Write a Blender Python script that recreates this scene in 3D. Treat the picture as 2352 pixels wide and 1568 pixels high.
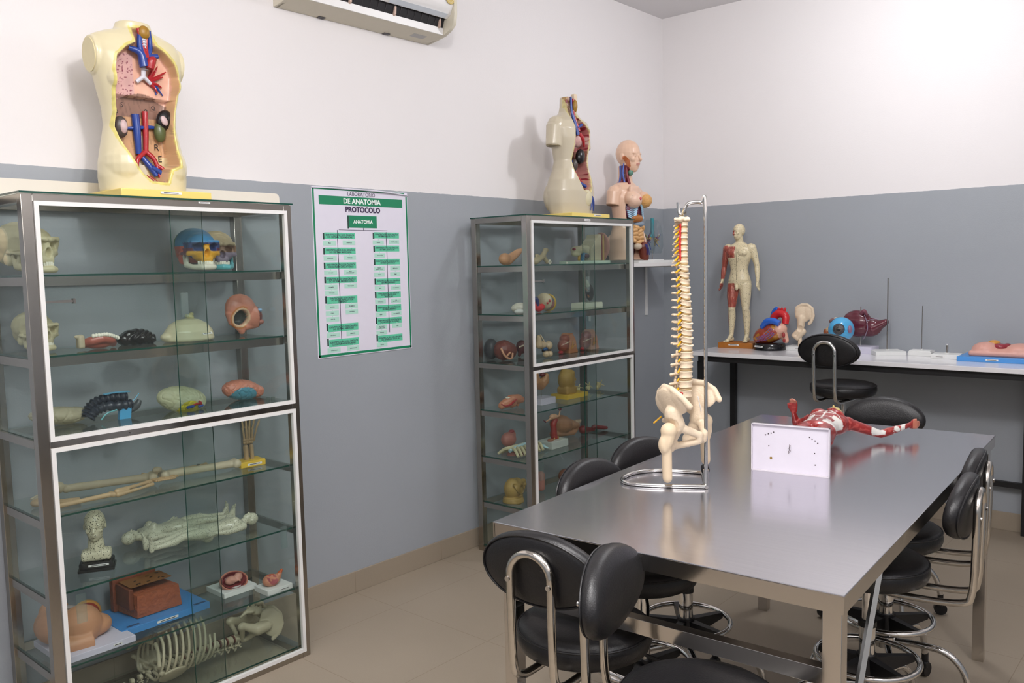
import bpy, bmesh, math, random
import numpy as np
from mathutils import Vector, Matrix, Euler, Quaternion, noise as mnoise
PI = math.pi
for o in list(bpy.data.objects):
    bpy.data.objects.remove(o, do_unlink=True)
SC = bpy.context.scene
COL = SC.collection
# ------------------------------------------------------------------ camera
cd = bpy.data.cameras.new('camera'); cam = bpy.data.objects.new('camera', cd); COL.objects.link(cam)
cd.sensor_width = 36.0; cd.lens = 29.85; cd.clip_start = 0.05; cd.clip_end = 50
_r = Vector((0.7548998, 0.65546497, -0.02218029)); _u = Vector((-0.04090971, 0.08081567, 0.99588916)); _f = Vector((-0.65456297, 0.75088914, -0.08782261))
_m = Matrix((_r, _u, -_f)).transposed().to_4x4(); _m.translation = Vector((3.21141, -5.37097, 1.55))
cam.matrix_world = _m
SC.camera = cam
# ------------------------------------------------------------------ world, lamps, fill lights, exposure
w = bpy.data.worlds.new('world'); SC.world = w; w.use_nodes = True
w.node_tree.nodes['Background'].inputs[0].default_value = (0.75, 0.80, 0.9, 1)
w.node_tree.nodes['Background'].inputs[1].default_value = 0.25
SC.view_settings.view_transform = 'Standard'; SC.view_settings.look = 'None'
SC.view_settings.exposure = 0.05; SC.view_settings.gamma = 1.0; SC.view_settings.use_curve_mapping = False
SC.cycles.transparent_max_bounces = 48
SC.cycles.max_bounces = 10
def fill_light(loc, size, power, color, rot=(0, 0, 0), shape='DISK'):
    l = bpy.data.lights.new('ceiling_lamp_or_fill', 'AREA'); l.shape = shape; l.size = size; l.energy = power; l.color = color
    o = bpy.data.objects.new('ceiling_lamp_or_fill', l); o.location = loc; o.rotation_euler = rot; COL.objects.link(o)
    return o
def point_light(loc, r, power, color):
    l = bpy.data.lights.new('ceiling_lamp_or_fill', 'POINT'); l.shadow_soft_size = r; l.energy = power; l.color = color
    o = bpy.data.objects.new('ceiling_lamp_or_fill', l); o.location = loc; COL.objects.link(o); return o
point_light((1.85, -1.25, 3.02), 0.10, 34, (0.965, 0.975, 1.0))
point_light((2.45, -4.25, 3.02), 0.10, 70, (1.0, 0.975, 0.96))
point_light((3.9, -3.9, 3.00), 0.12, 50, (0.975, 0.98, 1.0))  # added fill light to brighten the walls evenly, no known fixture here
fill_light((2.5, -5.1, 3.22), 2.2, 55, (1.0, 0.98, 0.985))  # added broad soft fill standing in for bounced room light, not a fixture

# ------------------------------------------------------------------ helpers
def lin(h):
    if isinstance(h, str):
        h = h.lstrip('#'); c = [int(h[i:i+2], 16)/255 for i in (0, 2, 4)]
    else: c = list(h)
    return tuple(((x/12.92) if x <= 0.04045 else ((x+0.055)/1.055)**2.4) for x in c)
MATS = {}
def nd(nt, typ, **kw):
    n = nt.nodes.new(typ)
    for k, v in kw.items():
        if k in ('loc',): continue
        setattr(n, k, v)
    return n
def base_mat(name):
    m = bpy.data.materials.new(name); m.use_nodes = True
    nt = m.node_tree; b = nt.nodes['Principled BSDF']
    return m, nt, b
def mat(name, col, rough=0.5, metal=0.0, var=0.06, nscale=30, bump=0.0, bscale=80, coat=0.0, spec=0.5, sss=0.0):
    if name in MATS: return MATS[name]
    m, nt, b = base_mat(name); L = nt.links
    c = lin(col)
    b.inputs['Roughness'].default_value = rough; b.inputs['Metallic'].default_value = metal
    b.inputs['Coat Weight'].default_value = coat; b.inputs['Specular IOR Level'].default_value = spec
    tc = nd(nt, 'ShaderNodeTexCoord')
    n = nd(nt, 'ShaderNodeTexNoise'); n.inputs['Scale'].default_value = nscale; n.inputs['Detail'].default_value = 4
    L.new(tc.outputs['Object'], n.inputs['Vector'])
    r = nd(nt, 'ShaderNodeMapRange'); r.inputs['To Min'].default_value = 1-var; r.inputs['To Max'].default_value = 1+var
    L.new(n.outputs['Fac'], r.inputs['Value'])
    mx = nd(nt, 'ShaderNodeVectorMath', operation='SCALE'); mx.inputs[0].default_value = c
    L.new(r.outputs[0], mx.inputs['Scale']); L.new(mx.outputs[0], b.inputs['Base Color'])
    if bump:
        n2 = nd(nt, 'ShaderNodeTexNoise'); n2.inputs['Scale'].default_value = bscale; n2.inputs['Detail'].default_value = 5
        L.new(tc.outputs['Object'], n2.inputs['Vector'])
        bp = nd(nt, 'ShaderNodeBump'); bp.inputs['Strength'].default_value = bump; bp.inputs['Distance'].default_value = 0.01
        L.new(n2.outputs['Fac'], bp.inputs['Height']); L.new(bp.outputs[0], b.inputs['Normal'])
    MATS[name] = m; return m
def vmat(name, rough=0.35, coat=0.0, dots=0.0, dscale=60, dcol='#2a2622', bump=0.0, bscale=60, spec=0.5):
    """glossy painted plastic whose colours come from the painted attribute, optional ink dots"""
    if name in MATS: return MATS[name]
    m, nt, b = base_mat(name); L = nt.links
    at = nd(nt, 'ShaderNodeAttribute'); at.attribute_name = 'Col'
    b.inputs['Roughness'].default_value = rough; b.inputs['Coat Weight'].default_value = coat; b.inputs['Specular IOR Level'].default_value = spec
    out = at.outputs['Color']
    tc = nd(nt, 'ShaderNodeTexCoord')
    if dots:
        v = nd(nt, 'ShaderNodeTexVoronoi'); v.inputs['Scale'].default_value = dscale
        mp = nd(nt, 'ShaderNodeMapping'); mp.inputs['Scale'].default_value = (1, 1, 0.8)
        L.new(tc.outputs['Object'], mp.inputs[0]); L.new(mp.outputs[0], v.inputs['Vector'])
        n = nd(nt, 'ShaderNodeTexNoise'); n.inputs['Scale'].default_value = dscale*1.3; n.inputs['Detail'].default_value = 1
        L.new(tc.outputs['Object'], n.inputs['Vector'])
        mu = nd(nt, 'ShaderNodeMath', operation='MULTIPLY'); L.new(n.outputs['Fac'], mu.inputs[0]); mu.inputs[1].default_value = dots*2
        lt = nd(nt, 'ShaderNodeMath', operation='LESS_THAN'); L.new(v.outputs['Distance'], lt.inputs[0]); L.new(mu.outputs[0], lt.inputs[1])
        mix = nd(nt, 'ShaderNodeMix', data_type='RGBA'); L.new(lt.outputs[0], mix.inputs[0]); L.new(out, mix.inputs[6]); mix.inputs[7].default_value = (*lin(dcol), 1)
        out = mix.outputs[2]
    L.new(out, b.inputs['Base Color'])
    if bump:
        n2 = nd(nt, 'ShaderNodeTexNoise'); n2.inputs['Scale'].default_value = bscale; n2.inputs['Detail'].default_value = 4
        L.new(tc.outputs['Object'], n2.inputs['Vector'])
        bp = nd(nt, 'ShaderNodeBump'); bp.inputs['Strength'].default_value = bump; bp.inputs['Distance'].default_value = 0.006
        L.new(n2.outputs['Fac'], bp.inputs['Height']); L.new(bp.outputs[0], b.inputs['Normal'])
    MATS[name] = m; return m
def glass_mat(name, tint, gloss=1.0, dens=0.0):
    if name in MATS: return MATS[name]
    m = bpy.data.materials.new(name); m.use_nodes = True; nt = m.node_tree; nt.nodes.clear(); L = nt.links
    o = nd(nt, 'ShaderNodeOutputMaterial'); t = nd(nt, 'ShaderNodeBsdfTransparent'); t.inputs[0].default_value = (*tint, 1)
    g = nd(nt, 'ShaderNodeBsdfGlossy'); g.inputs['Roughness'].default_value = 0.015; g.inputs[0].default_value = (0.95, 1, 0.97, 1)
    f = nd(nt, 'ShaderNodeFresnel'); f.inputs[0].default_value = 1.45
    mu = nd(nt, 'ShaderNodeMath', operation='MULTIPLY'); mu.inputs[1].default_value = gloss
    ge = nd(nt, 'ShaderNodeNewGeometry'); inv = nd(nt, 'ShaderNodeMath', operation='SUBTRACT'); inv.inputs[0].default_value = 1.0; L.new(ge.outputs['Backfacing'], inv.inputs[1])
    m0 = nd(nt, 'ShaderNodeMath', operation='MULTIPLY'); L.new(f.outputs[0], m0.inputs[0]); L.new(inv.outputs[0], m0.inputs[1])
    L.new(m0.outputs[0], mu.inputs[0])
    mx = nd(nt, 'ShaderNodeMixShader'); L.new(mu.outputs[0], mx.inputs[0]); L.new(t.outputs[0], mx.inputs[1]); L.new(g.outputs[0], mx.inputs[2])
    out = mx.outputs[0]
    if dens:   # dusty film on the pane
        d = nd(nt, 'ShaderNodeBsdfDiffuse'); d.inputs[0].default_value = (0.42, 0.47, 0.45, 1)
        tc = nd(nt, 'ShaderNodeTexCoord'); n = nd(nt, 'ShaderNodeTexNoise'); n.inputs['Scale'].default_value = 3; n.inputs['Detail'].default_value = 6
        L.new(tc.outputs['Object'], n.inputs['Vector'])
        m2 = nd(nt, 'ShaderNodeMapRange'); m2.inputs['From Min'].default_value = 0.3; m2.inputs['From Max'].default_value = 0.7; m2.inputs['To Min'].default_value = dens*0.4; m2.inputs['To Max'].default_value = dens*1.6
        L.new(n.outputs['Fac'], m2.inputs['Value'])
        mx2 = nd(nt, 'ShaderNodeMixShader'); L.new(m2.outputs[0], mx2.inputs[0]); L.new(out, mx2.inputs[1]); L.new(d.outputs[0], mx2.inputs[2]); out = mx2.outputs[0]
    L.new(out, o.inputs[0]); MATS[name] = m; return m

class G:
    """collects solids in one bmesh"""
    def __init__(s): s.b = bmesh.new(); s.bv = False
    def _add(s, ret, M):
        bmesh.ops.transform(s.b, matrix=M, verts=ret['verts']); return s
    def box(s, c, d, rot=(0, 0, 0), bev=0.0):
        vs = bmesh.ops.create_cube(s.b, size=1)['verts']
        M = Matrix.Translation(c) @ Euler(rot).to_matrix().to_4x4() @ Matrix.Diagonal((d[0], d[1], d[2], 1))
        bmesh.ops.transform(s.b, matrix=M, verts=vs)
        if bev:
            s.bv = True
            es = list({e for v in vs for e in v.link_edges})
            bmesh.ops.bevel(s.b, geom=es, offset=bev, segments=2, affect='EDGES', profile=0.5)
        return s
    def bb(s, a, b, bev=0.0):
        return s.box([(a[i]+b[i])/2 for i in range(3)], [abs(b[i]-a[i]) for i in range(3)], bev=bev)
    def cyl(s, p0, p1, r0, r1=None, n=20):
        r1 = r0 if r1 is None else r1
        p0 = Vector(p0); p1 = Vector(p1); d = p1-p0
        q = d.to_track_quat('Z', 'Y').to_matrix().to_4x4()
        r = bmesh.ops.create_cone(s.b, cap_ends=True, segments=n, radius1=r0, radius2=max(r1, 1e-5), depth=d.length)
        return s._add(r, Matrix.Translation((p0+p1)/2) @ q)
    def ell(s, c, r, rot=(0, 0, 0), n=20):
        if not hasattr(r, '__len__'): r = (r, r, r)
        q = bmesh.ops.create_uvsphere(s.b, u_segments=n, v_segments=max(6, n//2), radius=1)
        return s._add(q, Matrix.Translation(c) @ Euler(rot).to_matrix().to_4x4() @ Matrix.Diagonal((*r, 1)))
    def tube(s, pts, rad, n=10, closed=False, flat=None):
        pts = [Vector(p) for p in pts]; N = len(pts)
        if not hasattr(rad, '__len__'): rad = [rad]*N
        rings = []; up = None
        for i, p in enumerate(pts):
            if closed: t = (pts[(i+1) % N]-pts[i-1]).normalized()
            else: t = (pts[min(i+1, N-1)]-pts[max(i-1, 0)]).normalized()
            if up is None:
                up = Vector((0, 0, 1)) if abs(t.z) < 0.9 else Vector((0, 1, 0))
                if flat is not None: up = Vector(flat)
            x = t.cross(up)
            if x.length < 1e-5: x = t.orthogonal()
            x.normalize(); y = x.cross(t).normalized(); up = y
            fx = 1.0
            ring = []
            for k in range(n):
                a = 2*PI*k/n
                ring.append(s.b.verts.new(p + x*math.cos(a)*rad[i]*fx + y*math.sin(a)*rad[i]))
            rings.append(ring)
        M = N if closed else N-1
        for i in range(M):
            A = rings[i]; B = rings[(i+1) % N]
            for k in range(n):
                s.b.faces.new((A[k], A[(k+1) % n], B[(k+1) % n], B[k]))
        if not closed:
            s.b.faces.new(rings[0][::-1]); s.b.faces.new(rings[-1])
        return s
    def cap(s, p0, p1, r0, r1=None, n=12):
        """tapered capsule"""
        r1 = r0 if r1 is None else r1
        p0 = Vector(p0); p1 = Vector(p1); d = (p1-p0); L = d.length
        if L < 1e-6: return s.ell(p0, r0)
        d = d/L; pts = []; rr = []
        for a in (85, 60, 30): pts.append(p0-d*r0*math.sin(math.radians(a))); rr.append(r0*math.cos(math.radians(a)))
        pts.append(p0); rr.append(r0); pts.append(p1); rr.append(r1)
        for a in (30, 60, 85): pts.append(p1+d*r1*math.sin(math.radians(a))); rr.append(r1*math.cos(math.radians(a)))
        return s.tube(pts, rr, n)
    def chain(s, pts, rad, n=12):
        for i in range(len(pts)-1): s.cap(pts[i], pts[i+1], rad[i], rad[i+1], n)
        return s
    def lathe(s, prof, n=32, c=(0, 0, 0), M=None):
        rings = []
        for (r, z) in prof:
            rings.append([s.b.verts.new((c[0]+max(r, 1e-5)*math.cos(2*PI*k/n), c[1]+max(r, 1e-5)*math.sin(2*PI*k/n), c[2]+z)) for k in range(n)])
        for A, B in zip(rings, rings[1:]):
            for k in range(n): s.b.faces.new((A[k], A[(k+1) % n], B[(k+1) % n], B[k]))
        s.b.faces.new(rings[0][::-1]); s.b.faces.new(rings[-1])
        if M is not None: bmesh.ops.transform(s.b, matrix=M, verts=[v for R in rings for v in R])
        return s
    def loft(s, rings, n=32, p=2.2):
        """rings: (z, half width, half depth, x centre, y centre)"""
        R = []
        for (z, a, b, cx, cy) in rings:
            ring = []
            for k in range(n):
                t = 2*PI*k/n; c, q = math.cos(t), math.sin(t)
                ring.append(s.b.verts.new((cx+a*math.copysign(abs(c)**(2/p), c), cy+b*math.copysign(abs(q)**(2/p), q), z)))
            R.append(ring)
        for A, B in zip(R, R[1:]):
            for k in range(n): s.b.faces.new((A[k], A[(k+1) % n], B[(k+1) % n], B[k]))
        s.b.faces.new(R[0][::-1]); s.b.faces.new(R[-1]); return s
    def prism(s, poly, h, axis='z', base=0.0):
        def P(u, v, t): return {'z': (u, v, t), 'x': (t, u, v), 'y': (u, t, v)}[axis]
        a = [s.b.verts.new(P(u, v, base)) for u, v in poly]; b = [s.b.verts.new(P(u, v, base+h)) for u, v in poly]
        n = len(poly); s.b.faces.new(a[::-1]); s.b.faces.new(b)
        for k in range(n): s.b.faces.new((a[k], a[(k+1) % n], b[(k+1) % n], b[k]))
        return s
    def mesh(s, name='mesh', sharp=50):
        if s.bv and sharp: sharp = 22
        bmesh.ops.recalc_face_normals(s.b, faces=s.b.faces)
        for f in s.b.faces: f.smooth = True
        if sharp:
            a = math.radians(sharp)
            for e in s.b.edges:
                if len(e.link_faces) == 2 and e.calc_face_angle(0) > a: e.smooth = False
        me = bpy.data.meshes.new(name); s.b.to_mesh(me); s.b.free(); return me
def link(name, me, m, parent=None, loc=(0, 0, 0), rot=(0, 0, 0), scale=None):
    if isinstance(me, G): me = me.mesh(name)
    o = bpy.data.objects.new(name, me); COL.objects.link(o)
    if me is not None and m is not None:
        me.materials.clear(); me.materials.append(m)
    o.location = loc; o.rotation_euler = rot
    if scale is not None: o.scale = scale if hasattr(scale, '__len__') else (scale,)*3
    if parent is not None: o.parent = parent
    return o
def tag(o, label, cat, group=None, kind=None):
    o['label'] = label; o['category'] = cat
    if group: o['group'] = group
    if kind: o['kind'] = kind
    return o
def thing(name, label, cat, loc=(0, 0, 0), rz=0, group=None, rot=None):
    o = bpy.data.objects.new(name, None); COL.objects.link(o); o.empty_display_size = 0.05
    o.location = loc; o.rotation_euler = rot if rot else (0, 0, rz)
    return tag(o, label, cat, group)
def struct(name, g, m):
    o = link(name, g, m); o['kind'] = 'structure'; return o
def copy_tree(o, parent=None):
    c = o.copy(); COL.objects.link(c)
    if parent: c.parent = parent
    for ch in list(o.children): copy_tree(ch, c)
    return c
def remesh(g, voxel, smooth=4, keep=None):
    me = g.mesh('tmp', 0); o = bpy.data.objects.new('tmp', me); COL.objects.link(o)
    r = o.modifiers.new('r', 'REMESH'); r.mode = 'VOXEL'; r.voxel_size = voxel; r.use_smooth_shade = True
    if smooth:
        s = o.modifiers.new('s', 'SMOOTH'); s.factor = 0.5; s.iterations = smooth
    dg = bpy.context.evaluated_depsgraph_get(); dg.update()
    out = bpy.data.meshes.new_from_object(o.evaluated_get(dg))
    bpy.data.objects.remove(o); bpy.data.meshes.remove(me)
    out.polygons.foreach_set('use_smooth', [True]*len(out.polygons)); return out
def getco(me):
    a = np.empty(len(me.vertices)*3); me.vertices.foreach_get('co', a); return a.reshape(-1, 3)
def getno(me):
    a = np.empty(len(me.vertices)*3); me.vertices.foreach_get('normal', a); return a.reshape(-1, 3)
def setco(me, co): me.vertices.foreach_set('co', np.ascontiguousarray(co).ravel()); me.update()
def paint(me, cols):
    at = me.color_attributes.get('Col') or me.color_attributes.new('Col', 'FLOAT_COLOR', 'POINT')
    c = np.ones((len(me.vertices), 4)); c[:, :3] = cols; at.data.foreach_set('color', c.ravel()); return me
def fillc(n, h): return np.tile(np.array(lin(h)), (n, 1))
def dent(me, c, r, d, depth, p=2.0):
    co = getco(me); c = np.array(c); rr = np.array(r if hasattr(r, '__len__') else (r,)*3)
    q = np.linalg.norm((co-c)/rr, axis=1); wgt = np.clip(1-q**p, 0, 1)
    co += np.outer(wgt*depth, np.array(d)); setco(me, co); return q
def nz(co, s, seed=0.0):
    out = np.empty(len(co))
    for i, v in enumerate(co): out[i] = mnoise.noise(Vector((v[0]*s+seed, v[1]*s, v[2]*s)))
    return out
def smooth01(x): x = np.clip(x, 0, 1); return x*x*(3-2*x)
def poly_sd(P, poly):
    """signed distance (inside positive) of 2D points to a polygon"""
    P = np.asarray(P); n = len(poly); poly = np.array(poly, float); d = np.full(len(P), 1e9); inside = np.zeros(len(P), bool)
    for i in range(n):
        a = poly[i]; b = poly[(i+1) % n]; e = b-a; v = P-a
        t = np.clip((v@e)/(e@e), 0, 1); d = np.minimum(d, np.linalg.norm(v-np.outer(t, e), axis=1))
        cond = ((a[1] > P[:, 1]) != (b[1] > P[:, 1]))
        with np.errstate(divide='ignore', invalid='ignore'):
            xi = (b[0]-a[0])*(P[:, 1]-a[1])/(b[1]-a[1]+1e-12)+a[0]
        inside ^= cond & (P[:, 0] < xi)
    return np.where(inside, d, -d)
def bez(pts, n=24):
    """Catmull-Rom through points"""
    P = [Vector(p) for p in pts]; P = [P[0]*2-P[1]]+P+[P[-1]*2-P[-2]]; out = []
    segs = len(P)-3
    for i in range(segs):
        a, b, c, d = P[i:i+4]; k = max(2, n//segs)
        for j in range(k):
            t = j/k; out.append(0.5*((2*b)+(c-a)*t+(2*a-5*b+4*c-d)*t*t+(3*b-a-3*c+d)*t**3))
    out.append(P[-2]); return out
def lerpr(rs, n):
    """resample radii list to n"""
    x = np.linspace(0, len(rs)-1, n); return list(np.interp(x, range(len(rs)), rs))
def ctube(g, pts, rs, n=24, seg=10):
    c = bez(pts, n); return g.tube(c, lerpr(rs if hasattr(rs, '__len__') else [rs, rs], len(c)), seg)

# ------------------------------------------------------------------ materials of the room
def wall_mat():
    m, nt, b = base_mat('two tone wall paint'); L = nt.links
    tc = nd(nt, 'ShaderNodeTexCoord'); sp = nd(nt, 'ShaderNodeSeparateXYZ'); L.new(tc.outputs['Object'], sp.inputs[0])
    n = nd(nt, 'ShaderNodeTexNoise'); n.inputs['Scale'].default_value = 25; n.inputs['Detail'].default_value = 4; L.new(tc.outputs['Object'], n.inputs['Vector'])
    ad = nd(nt, 'ShaderNodeMath', operation='MULTIPLY_ADD'); L.new(n.outputs['Fac'], ad.inputs[0]); ad.inputs[1].default_value = 0.006; L.new(sp.outputs['Z'], ad.inputs[2])
    gt = nd(nt, 'ShaderNodeMath', operation='GREATER_THAN'); L.new(ad.outputs[0], gt.inputs[0]); gt.inputs[1].default_value = 1.939
    n2 = nd(nt, 'ShaderNodeTexNoise'); n2.inputs['Scale'].default_value = 1.4; n2.inputs['Detail'].default_value = 8; n2.inputs['Roughness'].default_value = 0.6; L.new(tc.outputs['Object'], n2.inputs['Vector'])
    cr = nd(nt, 'ShaderNodeMix', data_type='RGBA'); L.new(n2.outputs['Fac'], cr.inputs[0]); cr.inputs[6].default_value = (*lin('#979ca2'), 1); cr.inputs[7].default_value = (*lin('#a0a5ab'), 1)
    mx = nd(nt, 'ShaderNodeMix', data_type='RGBA'); L.new(gt.outputs[0], mx.inputs[0]); L.new(cr.outputs[2], mx.inputs[6]); mx.inputs[7].default_value = (*lin('#e8e4e4'), 1)
    L.new(mx.outputs[2], b.inputs['Base Color'])
    rg = nd(nt, 'ShaderNodeMapRange'); L.new(gt.outputs[0], rg.inputs['Value']); rg.inputs['To Min'].default_value = 0.42; rg.inputs['To Max'].default_value = 0.85
    L.new(rg.outputs[0], b.inputs['Roughness'])
    bn = nd(nt, 'ShaderNodeTexNoise'); bn.inputs['Scale'].default_value = 160; bn.inputs['Detail'].default_value = 3; L.new(tc.outputs['Object'], bn.inputs['Vector'])
    bp = nd(nt, 'ShaderNodeBump'); bp.inputs['Strength'].default_value = 0.15; bp.inputs['Distance'].default_value = 0.003; L.new(bn.outputs['Fac'], bp.inputs['Height']); L.new(bp.outputs[0], b.inputs['Normal'])
    return m
def floor_mat(name, wx, wy, ox, oy):
    m, nt, b = base_mat(name); L = nt.links
    tc = nd(nt, 'ShaderNodeTexCoord'); sp = nd(nt, 'ShaderNodeSeparateXYZ'); L.new(tc.outputs['Object'], sp.inputs[0])
    def line(sock, wdt, off):
        a = nd(nt, 'ShaderNodeMath', operation='ADD'); L.new(sock, a.inputs[0]); a.inputs[1].default_value = off
        p = nd(nt, 'ShaderNodeMath', operation='PINGPONG'); L.new(a.outputs[0], p.inputs[0]); p.inputs[1].default_value = wdt/2
        l = nd(nt, 'ShaderNodeMath', operation='LESS_THAN'); L.new(p.outputs[0], l.inputs[0]); l.inputs[1].default_value = 0.0015
        return l.outputs[0]
    mxx = nd(nt, 'ShaderNodeMath', operation='MAXIMUM'); L.new(line(sp.outputs['X'], wx, ox), mxx.inputs[0]); L.new(line(sp.outputs['Y'], wy, oy), mxx.inputs[1])
    n = nd(nt, 'ShaderNodeTexNoise'); n.inputs['Scale'].default_value = 2.2; n.inputs['Detail'].default_value = 8; L.new(tc.outputs['Object'], n.inputs['Vector'])
    c = nd(nt, 'ShaderNodeMix', data_type='RGBA'); L.new(n.outputs['Fac'], c.inputs[0]); c.inputs[6].default_value = (*lin('#9a8d7c'), 1); c.inputs[7].default_value = (*lin('#a59887'), 1)
    n3 = nd(nt, 'ShaderNodeTexNoise'); n3.inputs['Scale'].default_value = 220; n3.inputs['Detail'].default_value = 2; L.new(tc.outputs['Object'], n3.inputs['Vector'])
    c3 = nd(nt, 'ShaderNodeMix', data_type='RGBA', blend_type='MULTIPLY'); c3.inputs[0].default_value = 0.12; L.new(c.outputs[2], c3.inputs[6]); L.new(n3.outputs['Fac'], c3.inputs[7])
    mx = nd(nt, 'ShaderNodeMix', data_type='RGBA'); L.new(mxx.outputs[0], mx.inputs[0]); L.new(c3.outputs[2], mx.inputs[6]); mx.inputs[7].default_value = (*lin('#8a7c6b'), 1)
    L.new(mx.outputs[2], b.inputs['Base Color']); b.inputs['Roughness'].default_value = 0.42; b.inputs['Specular IOR Level'].default_value = 0.35
    return m
WALL = wall_mat()
WHITEPL = mat('white painted plaster', '#dedcdd', 0.9, var=0.02, nscale=4)
XR, YN, ZC = 4.7, -6.6, 3.262
struct('floor', G().bb((0, YN, -0.1), (XR, 0, 0)), floor_mat('beige floor tiles', 0.577, 0.577, -0.294, 0.0))
struct('ceiling', G().bb((0, YN, ZC), (XR, 0, ZC+0.1)), WHITEPL)
struct('wall_left', G().bb((-0.12, YN, 0), (0, 0, ZC)), WALL)
struct('wall_back', G().bb((-0.12, 0, 0), (XR+0.12, 0.12, ZC)), WALL)
struct('wall_right', G().bb((XR, YN, 0), (XR+0.12, 0, ZC)), WALL)
struct('wall_front', G().bb((-0.12, YN-0.12, 0), (XR+0.12, YN, ZC)), WALL)
BASEM = floor_mat('beige baseboard tiles', 9.0, 0.577, 3.1, 0.0)
BASEM2 = floor_mat('beige baseboard tiles along back', 0.577, 9.0, -0.294, 3.0)
struct('baseboard_left', G().bb((0, YN, 0), (0.009, 0, 0.104), bev=0.002), BASEM)
struct('baseboard_back', G().bb((0.009, -0.009, 0), (XR, 0, 0.104), bev=0.002), BASEM2)

# ------------------------------------------------------------------ furniture materials
STEEL = mat('polished stainless steel', '#cfcac4', 0.13, 1.0, var=0.05, nscale=6, bump=0.03, bscale=14)
STEELD = mat('brushed stainless frame', '#aaa59e', 0.22, 1.0, var=0.07, nscale=9, bump=0.03, bscale=20)
CHROME = mat('chrome tube', '#dad8d5', 0.07, 1.0, var=0.03, nscale=10)
WORNCH = mat('worn chrome tube', '#cfcac2', 0.14, 1.0, var=0.12, nscale=70)
BLACKV = mat('black vinyl upholstery', '#171618', 0.38, var=0.12, nscale=40, bump=0.12, bscale=260, spec=0.5)
BLACKP = mat('black plastic', '#161517', 0.42, var=0.1)
BLACKF = mat('black painted steel', '#121113', 0.5, var=0.1)
WHITEF = mat('white enamelled frame', '#dfdedc', 0.4, var=0.03)
GLASS = glass_mat('clear cabinet glass', (0.905, 0.932, 0.920), 0.75, 0.012)
GSHELF = glass_mat('glass shelf', (0.95, 0.972, 0.962), 0.85, 0.008)
GEDGE = mat('green glass edge', '#0f4238', 0.2, var=0.1)
GPULL = glass_mat('glass finger pull', (0.85, 0.93, 0.92), 1.0, 0.10)
STICK = mat('white paper label', '#e6e4e2', 0.7, var=0.03)
INK = mat('black ink', '#1c1a1c', 0.7, var=0.02)
def sticker(parent, c, w, h, axis='x', t=0.0012, txt=True, rot=(0, 0, 0)):
    """small paper label with a printed line; faces +axis (x) or -y (y)"""
    if axis == 'x': d = (t, w, h); e = (t, w*0.7, h*0.28); off = (t*0.6, 0, 0)
    else: d = (w, t, h); e = (w*0.7, t, h*0.28); off = (0, -t*0.6, 0)
    o = link('paper_label', G().box((0, 0, 0), d), STICK, parent, c, rot)
    link('printed_line', G().box(off, e), INK, o)
    return o

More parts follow.
